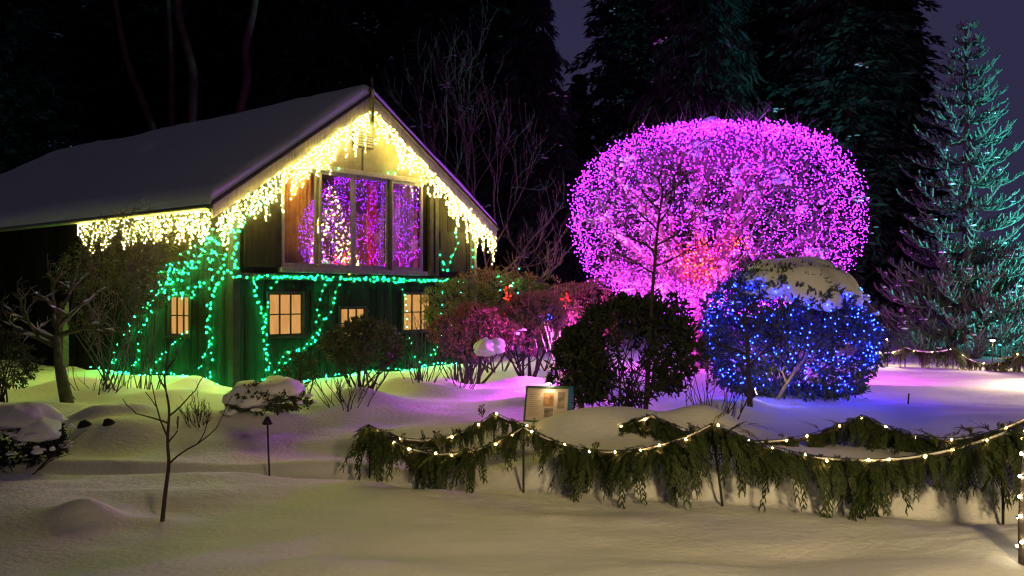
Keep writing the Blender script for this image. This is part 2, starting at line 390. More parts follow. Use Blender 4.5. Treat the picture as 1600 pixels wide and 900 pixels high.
# small lit windows
def pane_mat(name, seed):
    m = bpy.data.materials.new(name); m.use_nodes = True; nt = m.node_tree; nt.nodes.clear()
    e = nt.nodes.new('ShaderNodeEmission'); o = nt.nodes.new('ShaderNodeOutputMaterial'); tc = nt.nodes.new('ShaderNodeTexCoord')
    n = nt.nodes.new('ShaderNodeTexNoise'); n.inputs['Scale'].default_value = 2.2; n.inputs['Detail'].default_value = 2
    mp = nt.nodes.new('ShaderNodeMapping'); mp.inputs['Scale'].default_value = (6, 6, .8); mp.inputs['Location'].default_value = (seed, 0, 0)
    mx = nt.nodes.new('ShaderNodeMix'); mx.data_type = 'RGBA'; mx.inputs[6].default_value = (.58, .21, .035, 1); mx.inputs[7].default_value = (1.0, .56, .18, 1)
    nt.links.new(tc.outputs['Object'], mp.inputs[0]); nt.links.new(mp.outputs[0], n.inputs['Vector']); nt.links.new(n.outputs[0], mx.inputs[0])
    nt.links.new(mx.outputs[2], e.inputs[0]); e.inputs[1].default_value = .36
    nt.links.new(e.outputs[0], o.inputs[0]); return m
M['pane'] = pane_mat('lit_curtained_pane', 1.0)
def small_window(name, along, x0, x1, z0, z1, cols, rows):
    """along='x' on the front, 'y' on the long side"""
    w = bpy.data.objects.new(name, None); COL.objects.link(w); w.parent = house
    def bx(n, a0, a1, d0, d1, zz0, zz1, m, par=w, bevel=0):
        return boxes(n, [(a0, a1, d0, d1, zz0, zz1)] if along == 'x' else [(d0, d1, a0, a1, zz0, zz1)], m, par, bevel=bevel)
    f = .055
    bx('frame_side', x0 - f, x0, -.055, .06, z0 - f, z1 + f, M['darktrim']); bx('frame_side', x1, x1 + f, -.055, .06, z0 - f, z1 + f, M['darktrim'])
    bx('frame_head', x0, x1, -.05, .06, z1, z1 + f, M['darktrim']); bx('sill', x0 - .08, x1 + .08, -.085, -.0555, z0 - f - .02, z0 - f + .025, M['darktrim'])
    bx('frame_foot', x0, x1, -.05, .06, z0 - f, z0, M['darktrim'])
    cw = (x1 - x0) / cols; ch = (z1 - z0) / rows; g = .013
    for c in range(1, cols): bx('muntin', x0 + c * cw - g, x0 + c * cw + g, -.02, .03, z0, z1, M['darktrim'])
    for r in range(1, rows): bx('muntin', x0, x1, -.018, .028, z0 + r * ch - g, z0 + r * ch + g, M['darktrim'])
    for c in range(cols):
        for r in range(rows):
            bx('pane', x0 + c * cw + g, x0 + (c + 1) * cw - g, .008, .016, z0 + r * ch + g, z0 + (r + 1) * ch - g, M['pane'])
for w in WIN: small_window('window', 'x', *w)
small_window('window', 'y', SWIN[0], SWIN[1], SWIN[2], SWIN[3], 3, 2)
# big upper window: four sashes
def glass_mat():
    m = bpy.data.materials.new('window_glass'); m.use_nodes = True; nt = m.node_tree; nt.nodes.clear()
    o = nt.nodes.new('ShaderNodeOutputMaterial'); t = nt.nodes.new('ShaderNodeBsdfTransparent'); g = nt.nodes.new('ShaderNodeBsdfGlossy')
    g.inputs['Roughness'].default_value = .01; mx = nt.nodes.new('ShaderNodeMixShader'); mx.inputs[0].default_value = .10
    t.inputs[0].default_value = (.95, .96, .96, 1)
    nt.links.new(t.outputs[0], mx.inputs[1]); nt.links.new(g.outputs[0], mx.inputs[2]); nt.links.new(mx.outputs[0], o.inputs[0])
    return m
M['glass'] = glass_mat()
uw = bpy.data.objects.new('upper_window', None); COL.objects.link(uw); uw.parent = house
boxes('window_head', [(UX0 - .06, UX1 + .06, -.11, .03, UZ1 - .06, UZ1 + .05)], M['trim'], uw, bevel=.006)
boxes('window_sill', [(UX0 - .08, UX1 + .06, -.13, .03, UZ0 - .045, UZ0 + .05)], M['trim'], uw, bevel=.006)
cuts = [(1.14, 2.04, .02), (2.06, 2.99, -.03), (2.995, 4.02, -.03), (4.10, 5.12, -.05)]
for x0, x1, yy in cuts:
    fr = .06; z0, z1 = UZ0 + .052, UZ1 - .062
    s = boxes('sash', [(x0, x0 + fr, yy - .02, yy + .02, z0, z1), (x1 - fr, x1, yy - .02, yy + .02, z0, z1), (x0 + fr, x1 - fr, yy - .018, yy + .018, z1 - .07, z1), (x0 + fr, x1 - fr, yy - .018, yy + .018, z0, z0 + .10)], M['trim'], uw)
    boxes('pane', [(x0 + fr + .001, x1 - fr - .001, yy - .003, yy + .003, z0 + .101, z1 - .071)], M['glass'], s)
boxes('mullion', [(4.03, 4.09, -.10, .10, UZ0 + .052, UZ1 - .062)], M['darktrim'], uw)
# room behind
M['room'] = mat('room_wall', (.16, .075, .04), (.26, .13, .07), scale=3)
M['brick'] = mat('orange_brick', (.38, .13, .05), (.5, .2, .08), scale=4)
boxes('room_floor', [(.3, 6.6, .17, 3.6, 2.44, 2.5)], M['darktrim'], house)
fprism('room_back_wall', [(.17, 2.44), (6.75, 2.44), (6.75, zw(6.75) - .1), (APX, APZ - .3), (.17, zw(.17) - .1)], M['room'], 3.6, 3.7)
boxes('room_side_wall', [(.6, .7, .17, 3.6, 2.5, 4.2)], M['room'], house)
boxes('room_side_wall', [(6.0, 6.1, .17, 3.6, 2.5, 4.2)], M['room'], house)
# roof
rp = [(XL, EAVE_Z), (APX, APZ), (XR, EAVE_Z)]
me = bpy.data.meshes.new('roof')
rv = []; th = .12
for dz in (0, -th): rv += [(XL, Y0, EAVE_Z + dz), (APX, Y0, APZ + dz), (XR, Y0, EAVE_Z + dz), (XL, YB, EAVE_Z + dz), (APX, YR, APZ + dz), (XR, YB, EAVE_Z + dz)]
me.from_pydata(rv, [], [(0, 1, 4, 3), (1, 2, 5, 4), (3, 4, 5), (6, 9, 10, 7), (7, 10, 11, 8), (9, 11, 10), (0, 6, 7, 1), (1, 7, 8, 2), (0, 3, 9, 6), (2, 8, 11, 5), (3, 5, 11, 9)]); me.update()
roof = link('roof', me, M['roof'], house)
# snow blanket on the roof
def edge_axis(a, b, fine, mid): return np.unique(np.concatenate([np.linspace(a, a + .4, fine), np.linspace(a + .4, b - .4, mid), np.linspace(b - .4, b, fine)]))
sx0, sx1, sy0, sy1 = XL - .10, XR + .10, Y0 - .08, YB + .1
ax_ = np.unique(np.concatenate([edge_axis(sx0, sx1, 14, 60), np.linspace(APX - .2, APX + .2, 9)])); ay_ = edge_axis(sy0, sy1, 14, 150)
GX, GY = np.meshgrid(ax_, ay_)
zb = np.minimum(zroof(GX, GY), 99) + .004
dl = np.minimum(np.minimum(GX - sx0, sx1 - GX), np.minimum(GY - sy0, sy1 - GY)); e = np.clip(dl / .26, 0, 1)
thick = .27 * np.sqrt(np.clip(1 - (1 - e) ** 2, 0, 1)) * (1 + .35 * vnoise(GX * .8 + 3, GY * .5) + .12 * vnoise(GX * 3, GY * 2.2))
hole = np.exp(-((GX - .9 - 1.1) / .16) ** 2 - ((GY - 6.8) / .35) ** 2)
zt = zb + thick * (1 - .8 * hole)
zt = zt - .05 * np.exp(-((GX - APX) / .12) ** 2)
ov = np.stack([GX, GY, zt], -1).reshape(-1, 3); bv = np.stack([GX, GY, zb], -1).reshape(-1, 3)
n_a = len(ax_); n_b = len(ay_); i = (np.arange(n_b - 1)[:, None] * n_a + np.arange(n_a - 1)[None]).ravel(); N0 = len(ov)
top = np.stack([i, i + 1, i + n_a + 1, i + n_a], -1); bot = np.stack([i + N0, i + n_a + N0, i + n_a + 1 + N0, i + 1 + N0], -1)
link('snow_layer', np_mesh('snow_layer', np.concatenate([ov, bv]), [top, bot]), M['snow_lump'], roof, smooth=True)
# barge boards, gutter, finials
sl = math.atan2(APZ - EAVE_Z, APX - XL); sr = math.atan2(APZ - EAVE_Z, XR - APX)
bd = .30
fprism('barge_board', [(XL - .02, EAVE_Z - .02), (APX, APZ - .01), (APX, APZ - .01 - bd / math.cos(sl)), (XL - .02, EAVE_Z - .02 - bd)], M['trim'], Y0 - .07, Y0 - .012, house)
fprism('barge_board', [(APX + .001, APZ - .01), (XR + .02, EAVE_Z - .02), (XR + .02, EAVE_Z - .02 - bd), (APX + .001, APZ - .01 - bd / math.cos(sr))], M['trim'], Y0 - .07, Y0 - .012, house)
fprism('barge_cap', [(XL - .06, EAVE_Z - .01), (APX, APZ + .02), (APX, APZ - .05), (XL - .06, EAVE_Z - .08)], M['darktrim'], Y0 - .12, Y0 - .071, house)
fprism('barge_cap', [(APX + .001, APZ + .02), (XR + .06, EAVE_Z - .01), (XR + .06, EAVE_Z - .08), (APX + .001, APZ - .05)], M['darktrim'], Y0 - .12, Y0 - .071, house)
gt = tubes('gutter', [(np.array([[XL - .06, Y0, EAVE_Z - .10], [XL - .06, 9, EAVE_Z - .11], [XL - .06, YB, EAVE_Z - .12]]), [.06, .06, .06])], M['gutter'], house, sides=8)
lathe('finial', [(.05, -.65), (.05, .02), (.075, .04), (.05, .1), (.03, .14), (.03, .22), (.045, .25), (.012, .42), (.001, .43)], M['darktrim'], house, 10, (APX, Y0 - .10, APZ + .02))
lathe('finial', [(.05, -.1), (.05, .15), (.09, .2), (.03, .25), (.02, .55), (.001, .6)], M['darktrim'], house, 10, (APX, YR, APZ + .15))
# lean-to panel far along the side wall
boxes('side_door', [(-.10, -.037, 6.8, 8.2, .05, 1.9)], M['board'], house, bevel=.01)
boxes('side_post', [(-.30, -.16, 6.4, 6.54, .05, 1.9)], M['bark'], house, bevel=.01)

# ---- things behind the big window
rng = np.random.default_rng(11)
def H(p): return A + p[0] * FDIR + p[1] * SDIR + np.array([0, 0, p[2]])
def curtain(name, x0, x1, y, z0, z1, folds, m, label):
    n = folds * 10; xs_ = np.linspace(x0, x1, n); zs_ = np.linspace(z0, z1, 6)
    V = []
    for z in zs_:
        for k, x in enumerate(xs_): V.append((x, y + .045 * math.sin(k / 10 * 2 * math.pi) * (.7 + .3 * math.sin(k * .37)) + .012 * math.sin(z * 5 + k), z))
    i = (np.arange(5)[:, None] * n + np.arange(n - 1)[None]).ravel()
    o = link(name, np_mesh(name, np.array(V), [np.stack([i, i + 1, i + n + 1, i + n], -1)]), m, None, smooth=True)
    so = o.modifiers.new('thickness', 'SOLIDIFY'); so.thickness = .008
    o.location = A; o.rotation_euler = (0, 0, ANG); return tag(o, label, 'curtain')
M['cur_brown'] = mat('brown_curtain', (.30, .11, .055), (.40, .16, .08), scale=6)
M['cur_red'] = mat('red_curtain', (.55, .02, .03), (.65, .04, .04), scale=6)
M['cur_pale'] = mat('mauve_curtain', (.20, .10, .17), (.30, .16, .24), scale=6)
curtain('window_curtain', 1.16, 2.03, .24, 2.62, 4.70, 9, M['cur_brown'], 'brown pleated curtain behind the leftmost pane of the upper window')
curtain('window_curtain', 3.72, 3.98, .30, 2.62, 4.62, 3, M['cur_red'], 'narrow bright red curtain beside the indoor tree')
curtain('window_curtain', 4.10, 5.12, .26, 2.62, 4.70, 9, M['cur_pale'], 'mauve curtain behind the rightmost pane of the upper window')
bp_ = boxes('brick_chimney_breast', [(2.05, 2.60, .75, 1.2, 2.51, 4.9)], M['brick'], None); bp_.location = A; bp_.rotation_euler = (0, 0, ANG)
tag(bp_, 'orange brick chimney breast seen through the upper window', 'chimney breast')
k = 0
bV, bF = box_arrays([(0, .125, -.012, 0, 0, .05)]); brick_me = np_mesh('brick', bV, [bF]); brick_me.materials.append(M['brick'])
for r in range(24):
    for c in range(4):
        o = bpy.data.objects.new('brick', brick_me); COL.objects.link(o); o.parent = bp_
        o.location = (2.055 + c * .135 - (.0 if r % 2 else -.004), .749, 2.6 + r * .06)
xt = empty('christmas_tree', H((2.98, .68, 2.5)), ANG, 'lit Christmas tree seen through the upper window', 'christmas tree')
n = 5200; t = rng.random(n) ** .7; hh = 2.0 * (1 - t); rad = .66 * t + .02; a = rng.random(n) * 2 * np.pi; rr = rad * np.sqrt(rng.uniform(.25, 1, n))
C = np.stack([rr * np.cos(a), rr * np.sin(a), hh], -1); D = norm(np.stack([np.cos(a), np.sin(a), rng.uniform(-.6, .3, n)], -1)); U = side_of(D, rng)
leaves('foliage', C, D, U, rng.uniform(.05, .12, n), np.full(n, .012), M['leaf_mid'], xt)
tubes('trunk', [(np.array([[0, 0, 0], [0, 0, 1.9]]), [.04, .01])], M['bark_dark'], xt)
n = 330; t = rng.random(n) ** .6; a = rng.random(n) * 2 * np.pi; rr = .66 * t + .04
tp = np.stack([rr * np.cos(a), rr * np.sin(a), 2.0 * (1 - t)], -1)
xl = empty('fairy_light_string', H((2.98, .68, 2.5)), ANG, 'warm fairy lights wound on the indoor Christmas tree', 'string lights')
o_ = np.argsort(-tp[:, 2] + .02 * np.sin(a * 3)); tubes('wire', [(tp[o_][::6], .004)], M['wire'], xl, 3)
bulb_cloud('bulbs', tp[:270], .0105, M['e_tree'], xl, rng); bulb_cloud('bulbs', tp[270:], .009, M['e_tree2'], xl, rng)
gb = boxes('gift_box', [(-.10, .10, -.08, .08, 0, .17)], mat('green_gift_paper', (.12, .6, .25), (.18, .7, .32)), None, bevel=.006); gb.location = H((2.55, .27, 2.61)); gb.rotation_euler = (0, 0, ANG)
tag(gb, 'small green gift box at the foot of the indoor tree', 'gift box')
ribbon = boxes('ribbon', [(-.015, .015, -.083, .083, .0, .174)], M['cur_red'], gb)
# lamp added at the back of the room to brighten the interior
tl = empty('added_room_lamp', H((2.35, 2.6, 2.5)), ANG, 'added lamp brightening the upstairs room from the back', 'lamp')
lathe('lamp_base', [(.10, 0), (.10, .03), (.03, .06), (.05, .3), (.02, .8)], M['darktrim'], tl)
lathe('lamp_shade', [(.22, .75), (.13, 1.08)], emit('added_lamp_glow', (1, .42, .14), 2.5), tl)
ld = bpy.data.lights.new('added_room_light', 'POINT'); ld.energy = 75; ld.color = (1, .45, .18); ld.shadow_soft_size = .15
lo = bpy.data.objects.new('lamp_bulb', ld); COL.objects.link(lo); lo.parent = tl; lo.location = (0, 0, 1.2)

# ------------------------------------------------------------------ lights on the house
def strand(pts, spacing, jit, rng):
    pts = np.asarray(pts, float); seg = np.linalg.norm(np.diff(pts, axis=0), axis=1); s = np.concatenate([[0], np.cumsum(seg)])
    n = max(2, int(s[-1] / spacing)); q = (np.arange(n) + rng.uniform(-.3, .3, n)) * spacing; q = np.clip(q, 0, s[-1])
    out = np.stack([np.interp(q, s, pts[:, k]) for k in range(3)], -1)
    return out + rng.normal(size=out.shape) * jit
def icicles(name, a, b, spacing, lmin, lmax, label, seedd, out=np.array([0, -.02, 0])):
    rg = np.random.default_rng(seedd)
    e = empty(name, A, ANG, label, 'string lights', 'icicle light strings along the roof edge')
    a, b = np.array(a), np.array(b); L = np.linalg.norm(b - a); n = int(L / spacing)
    wires = [(np.stack([a, (a + b) / 2, b]), .005)]; pts = []
    for k in range(n):
        p = a + (b - a) * ((k + rg.uniform(.2, .8)) / n) + out
        ln = lmin + (lmax - lmin) * rg.random() ** 1.3 * (.55 + .45 * math.sin(k * .55) ** 2)
        m = max(2, int(ln / .058)); zz = -np.linspace(.02, ln, m) + rg.normal(size=m) * .012
        q = p[None] + np.stack([rg.normal(size=m) * .022, rg.normal(size=m) * .022, zz], -1)
        pts.append(q); wires.append((np.stack([p, q[-1]]), .0035))
    tubes('wire', wires, M['wire'], e, 3); bulb_cloud('bulbs', np.concatenate(pts), .0078, M['e_warm'], e, rg)
    return e
icicles('icicle_lights', (XL - .04, Y0 - .02, EAVE_Z - .17), (XL - .04, 5.0, EAVE_Z - .17), .074, .18, .80, 'warm white icicle lights under the long left eave', 21)
zb_ = lambda x: float(zroof(np.array(x), np.array(0.))) - .33
icicles('icicle_lights', (XL + .05, Y0 - .09, zb_(XL + .05)), (APX - .06, Y0 - .09, zb_(APX - .06)), .066, .20, .86, 'warm white icicle lights on the left slope of the gable', 22)
icicles('icicle_lights', (APX + .06, Y0 - .09, zb_(APX + .06)), (XR - .04, Y0 - .09, zb_(XR - .04)), .066, .20, .86, 'warm white icicle lights on the right slope of the gable', 23)

def green_string(pxs, where, label, spacing=.11, jit=.02, passes=1, r=.0076):
    rg = np.random.default_rng(abs(hash(str(pxs))) % 1000 if False else int(sum(a + 3 * b for a, b in pxs)) % 9973)
    f = on_facade if where == 'f' else on_side
    pts = np.array([f(*p) for p in pxs]); e = empty('green_light_string', A, ANG, label, 'string lights', 'green light strings on the house')
    wires, bl = [], []
    for k in range(passes):
        q = strand(pts, spacing * (1.25 if passes < 3 else 1.0), jit, rg); bl.append(q); wires.append((q, .004))
    bl = np.concatenate(bl)
    if where == 'f': bl[:, 1] = np.minimum(bl[:, 1], -.06)
    else: bl[:, 0] = np.minimum(bl[:, 0], -.06)
    tubes('wire', wires, M['wire'], e, 3); bulb_cloud('bulbs', bl, r, M['e_green'], e, rg)
green_string([(366, 433), (450, 433), (550, 436), (650, 438), (736, 440)], 'f', 'dense green light string along the belt rail of the house front', .055, .022, 3, .0068)
green_string([(428, 305), (405, 322), (385, 342), (372, 360), (366, 400), (368, 430)], 'f', 'green light string running down the near corner from the gable', .10, .03, 2)
green_string([(362, 350), (335, 385), (300, 412), (262, 440), (238, 458)], 's', 'broad green light band slanting down the side wall from the eave corner', .12, .15, 4)
green_string([(355, 400), (340, 425), (320, 440), (300, 455), (255, 462)], 's', 'green light string hanging above the side window', .13, .07, 2)
green_string([(240, 470), (215, 495), (180, 560), (160, 605)], 's', 'leftmost green light string slanting to the snow', .13, .05, 2)
green_string([(238, 485), (222, 520), (215, 560), (180, 606)], 's', 'second green light string from the left near the side wall', .15, .05, 2)
green_string([(293, 518), (262, 545), (240, 572), (215, 592), (188, 606)], 's', 'thin green light string slanting below the side window', .12, .02, 1)
green_string([(362, 420), (335, 450), (326, 480), (330, 530), (314, 570), (304, 608)], 's', 'green light string falling right of the side window', .10, .03, 1)
green_string([(340, 445), (322, 505), (330, 545), (331, 582), (306, 612)], 's', 'green light string looping beside the near corner', .12, .025, 1)
green_string([(395, 442), (404, 470), (411, 500), (417, 540), (416, 575), (405, 604)], 'f', 'green light string left of the first front window', .11, .03, 2)
green_string([(432, 442), (418, 475), (412, 530), (420, 598)], 'f', 'sparse green light string crossing the first front window edge', .14, .03, 1)
green_string([(502, 530), (470, 540), (440, 560), (412, 602)], 'f', 'green light string sweeping below the first front window', .11, .03, 1)
green_string([(530, 445), (522, 470), (508, 500), (492, 533), (455, 558), (428, 592)], 'f', 'green light string falling left of the middle front window', .12, .02, 1)
green_string([(505, 445), (497, 480), (496, 515), (492, 535)], 'f', 'short green light string left of the middle front window', .13, .02, 1)
green_string([(618, 442), (633, 462), (637, 520), (648, 556), (664, 572), (690, 525), (692, 442)], 'f', 'green light string framing the right front window', .13, .02, 1)
green_string([(722, 448), (712, 490), (700, 530), (672, 566)], 'f', 'green light string near the right corner of the front', .14, .02, 1)
green_string([(680, 345), (684, 390), (692, 412), (694, 436)], 'f', 'green light string on the right panel above the rail', .10, .02, 1)
green_string([(712, 362), (716, 385), (704, 402), (695, 432)], 'f', 'green light string beside the right corner above the rail', .12, .02, 1)
green_string([(498, 262), (550, 266), (600, 271), (655, 279)], 'f', 'sparse green light string over the head of the upper window', .20, .02, 1)
green_string([(738, 372), (739, 400), (739, 436)], 'f', 'short green light string on the right corner post', .20, .01, 1)

def foot_string(p0, p1, label, seedd):
    rg = np.random.default_rng(seedd); e = empty('green_light_string', A, ANG, label, 'string lights', 'green light strings on the house')
    q = strand(np.stack([p0, (np.array(p0) + p1) / 2, p1]), .17, .04, rg)
    for k in range(len(q)):
        w = A + q[k, 0] * FDIR + q[k, 1] * SDIR; q[k, 2] = gz(w[0], w[1]) + .05 + .03 * math.sin(k * .7)
    tubes('wire', [(q, .004)], M['wire'], e, 3); bulb_cloud('bulbs', q, .0105, M['e_green'], e, rg)
foot_string((-.22, .35, 0), (-.22, 5.4, 0), 'green light string lying on the snow along the side wall', 301)
foot_string((.5, -.22, 0), (6.4, -.22, 0), 'green light string lying on the snow along the house front', 302)
# ------------------------------------------------------------------ branch growth
def grow(rnd, p, d, length, r, depth, polys, kids=(3, 5), spread=.7, up=.15, shrink=.62, wob=.18, tips=None, minr=.0025):
    n = 5; pts = [np.array(p, float)]; d = np.array(d, float)
    for k in range(n):
        d = d + np.array([rnd.gauss(0, wob), rnd.gauss(0, wob), rnd.gauss(0, wob * .7) + up * .3]); d /= np.linalg.norm(d)
        pts.append(pts[-1] + d * length / n)
    pts = np.array(pts); rr = np.linspace(r, max(minr, r * .5), n + 1); polys.append((pts, rr))
    if depth == 0:
        if tips is not None: tips.append((pts[-1], d))
        return
    for k in range(rnd.randint(*kids)):
        f = rnd.uniform(.35, 1.0) if k else 1.0; j = f * n; a = int(min(j, n - 1)); q = pts[a] + (pts[a + 1] - pts[a]) * (j - a)
        nd = d + np.array([rnd.gauss(0, spread), rnd.gauss(0, spread), rnd.gauss(0, spread * .6) + up]); nd /= np.linalg.norm(nd)
        grow(rnd, q, nd, length * shrink * rnd.uniform(.75, 1.2), max(minr, r * .55), depth - 1, polys, kids, spread, up, shrink, wob, tips, minr)

def branch_snow(name, polys, parent, rd, prob=.7, rmin=.012, grow_=1.0):
    out = []
    for pts, rr in polys:
        rr = np.broadcast_to(np.asarray(rr, float), (len(pts),))
        if rr[0] < rmin or rd.random() > prob or len(pts) < 4: continue
        a = rd.randint(0, 1); b = len(pts) - rd.randint(0, 1); p = pts[a:b].copy(); r = rr[a:b] * .85 * grow_ + .006
        t = np.gradient(p, axis=0); flat = np.clip(1 - np.abs(norm(t)[:, 2]), 0.05, 1)
        w = r * flat * np.array([rd.uniform(.7, 1.4) for _ in p]); w[0] = w[-1] = .002; p[:, 2] += rr[a:b] * .75 + w * .3
        out.append((p, w))
    if out: tubes(name, out, M['snow_lump'], parent, 7, 'stuff')
# ------------------------------------------------------------------ purple-lit tree
TD = 22.0; tb = np.array([X_at(1092, TD), TD, 0]); tb[2] = gz(tb[0], tb[1]) - .05
pt = empty('umbrella_tree', tb, 0, 'wide dome-crowned bare tree glowing with violet lights', 'tree')
cc = np.array([X_at(1120, TD) - tb[0], 0, 0]); base_z = tb[2]
prof_py = np.array([196, 203, 212, 225, 250, 290, 340, 390, 430, 455, 475, 492]); prof_w = np.array([.0, .38, .60, .74, .86, .965, 1.0, .96, .85, .66, .42, .16])
prof_z = CAM_Z + (HORIZON - prof_py) / FPX * TD - base_z
_arc = np.concatenate([[0], np.cumsum(np.hypot(np.diff(prof_z), np.diff(prof_w * 3.20)))]); _arc /= _arc[-1]
def crown(s, az):
    """s in 0..1 from the top along the meridian"""
    z = np.interp(s, _arc, prof_z); w = np.interp(s, _arc, prof_w) * 3.20
    lump = 1 + .15 * vnoise(np.cos(az) * 2.1 + 5, np.sin(az) * 2.1 + s * 4) + .10 * vnoise(az * 6, s * 11) + .04 * np.cos(az * 2)
    w = w * lump
    return np.stack([cc[0] + w * np.cos(az), w * np.sin(az) * .92, z + .12 * vnoise(az * 3, s * 6 + 9) + .55 * (1 - s) * vnoise(np.cos(az) * 1.7 * (s * 3) + 2.3, np.sin(az) * 1.7 * (s * 3) + 8)], -1)
rp_ = random.Random(5); polys = []
tubes('trunk', [(np.array([[0, 0, 0], [.03, 0, .6], [.0, .05, 1.2], [.06, 0, 1.75]]), [.24, .19, .18, .2])], M['bark'], pt, 10)
limb_pts = []
for k in range(22):
    az = k * 2.399; s = .15 + .75 * ((k * 7) % 22) / 22; e = crown(np.array([s]), np.array([az]))[0] * np.array([.84, .84, 1]) - np.array([0, 0, .3]); st = np.array([.04, 0, 1.3 + .4 * rp_.random()])
    mid = st * .45 + e * .55 + np.array([0, 0, .35 + rp_.uniform(-.3, .3)]); q = np.linspace(0, 1, 9)[:, None]
    cur = (1 - q) ** 2 * st + 2 * q * (1 - q) * mid + q ** 2 * e; cur[1:-1] += np.array([[rp_.gauss(0, .07) for _ in range(3)] for _ in range(7)])
    polys.append((cur, np.linspace(.10, .025, 9))); limb_pts.append(cur)
    for m in range(4):
        j = rp_.randint(3, 8); d = norm(e - st) + np.array([rp_.gauss(0, .7), rp_.gauss(0, .7), rp_.gauss(0, .5)])
        grow(rp_, cur[j], d / np.linalg.norm(d), .75, .028, 2, polys, (2, 4), .7, .1, .6, .2, None, .006)
rg = np.random.default_rng(8)
tubes('limbs', polys, M['bark_pale'], pt, 4, 'stuff')
tw = []                                       # fine twigs woven through the outer crown
s = rg.uniform(.02, .97, 3600); az = rg.random(3600) * 2 * np.pi; pp = crown(s, az); inn = rg.uniform(.62, 1.0, 3600)[:, None]
ctr = np.array([cc[0], 0, prof_z.mean()]); pp = ctr + (pp - ctr) * inn
dd = norm(norm(pp - ctr) * .8 + rand_dirs(rg, 3600) * .9); ll = rg.uniform(.25, .75, 3600)
for k in range(3600):
    a_ = pp[k] - dd[k] * ll[k] * .6; b_ = pp[k] + rg.normal(size=3) * .05; c_ = pp[k] + dd[k] * ll[k] * .35 + np.array([0, 0, rg.normal() * .05])
    tw.append((np.stack([a_, b_, c_]), [.010, .007, .003]))
for k in range(90):                            # upright water shoots above the dome
    s_ = rg.uniform(.03, .38); p = crown(np.array([s_]), rg.random(1) * 2 * np.pi)[0]
    tw.append((np.stack([p - [0, 0, .3], p + [rg.normal() * .05, 0, .15], p + [rg.normal() * .12, rg.normal() * .1, rg.uniform(.3, .65)]]), [.007, .005, .002]))
branch_snow('limb_snow', polys, pt, rp_, .75, .012, 1.6)
tubes('twigs', tw, M['bark_pale'], pt, 3, 'stuff')
items = []
for k in range(95):
    if k < 60: cur = limb_pts[k % len(limb_pts)]; j = int(rg.integers(3, 8)); p = cur[j]; dv = norm(cur[j] - cur[j - 1])
    else: p = ctr + (crown(np.array([rg.uniform(.12, .8)]), rg.random(1) * 6.283)[0] - ctr) * rg.uniform(.6, .92); dv = rand_dirs(rg, 1)[0] * np.array([1, 1, .5])
    big = rg.uniform(.5, 1.25)
    for m in range(int(rg.integers(3, 8))):
        items.append((p + dv * rg.uniform(-.24, .24) * big + rg.normal(size=3) * np.array([.05, .05, .05]) * big, rg.uniform(.05, .13) * big, rg.uniform(.05, .12) * big, rg.uniform(.05, .11) * big, rg.random() * 9))
items.append((crown(np.array([.0]), np.array([0.]))[0] + [-.15, 0, -.02], .24, .22, .2, 2.2))
snow_lumps('branch_snow', items, pt, 10, 'stuff')
vl = empty('violet_light_string', tb, 0, 'violet fairy lights netted over the dome-crowned tree', 'string lights')
pts, wires = [], []
NM = 150
for k in range(NM):
    ss = np.arange(.015 + .02 * (k % 2), 1.0, .0105); ss = ss[: int(len(ss) * (1 if k % 3 else .93))]
    az = 2 * np.pi * k / NM + .16 * np.sin(ss * 9 + k) + .10 * np.sin(ss * 23 + 2 * k)
    q = crown(ss, az); q = ctr + (q - ctr) * (.985 + rg.normal(size=len(q)) * .028)[:, None] + rg.normal(size=q.shape) * .03
    keep = rg.random(len(q)) < (.58 + .42 * (vnoise3(q * 1.1 + 30) > -.06)); op_ = (q[:, 1] < 0) & (((q[:, 0] + tb[0] - X_at(1100, TD - 2.2)) / .85) ** 2 + ((q[:, 2] + tb[2] - P(1100, 408, TD - 2.2)[2]) / .50) ** 2 < 1); keep &= ~(op_ & (rg.random(len(q)) < .8)); pts.append(q[keep]); wires.append((q[::3], .004))
inn_ = crown(rg.uniform(.06, .92, 1500), rg.random(1500) * 2 * np.pi); inn_ = ctr + (inn_ - ctr) * (rg.uniform(.45, .96, 1500) ** .7)[:, None]; pts.append(inn_[inn_[:, 1] < 1.0])
pts = np.concatenate(pts); tubes('wire', wires, M['wire'], vl, 3)
bulb_cloud('bulbs', pts, .0069, M['e_purple'], vl, rg)
ml = empty('magenta_light_string', tb, 0, 'magenta fairy lights wound along the inner branches of the dome tree', 'string lights')
q = []; wires = []
for cur in limb_pts:
    s_ = strand(cur[1:], .05, .09, rg); q.append(s_); wires.append((s_, .004))
for k in range(3): 
    h_ = np.linspace(.3, 1.7, 60); a_ = h_ * 14 + k * 2.1; s_ = np.stack([.22 * np.cos(a_), .22 * np.sin(a_), h_], -1) + rg.normal(size=(60, 3)) * .02; q.append(s_); wires.append((s_, .004))
tubes('wire', wires, M['wire'], ml, 3); bulb_cloud('bulbs', np.concatenate(q), .0075, M['e_magenta'], ml, rg)
ol = empty('orange_light_string', tb, 0, 'orange fairy lights clustered on the low fork of the dome tree', 'string lights')
oc = [(1075, 408), (1100, 415), (1112, 428), (1090, 402), (1145, 385), (1100, 385), (1060, 400), (1105, 437), (1085, 420), (1150, 378)]
q = []
for (px, py) in oc:
    c = P(px, py, TD - 1.7) - tb
    q.append(c + rg.normal(size=(26, 3)) * np.array([.17, .14, .12]))
q = np.concatenate(q); tubes('wire', [(q[::4], .004)], M['wire'], ol, 3); bulb_cloud('bulbs', q, .0085, M['e_orange'], ol, rg)

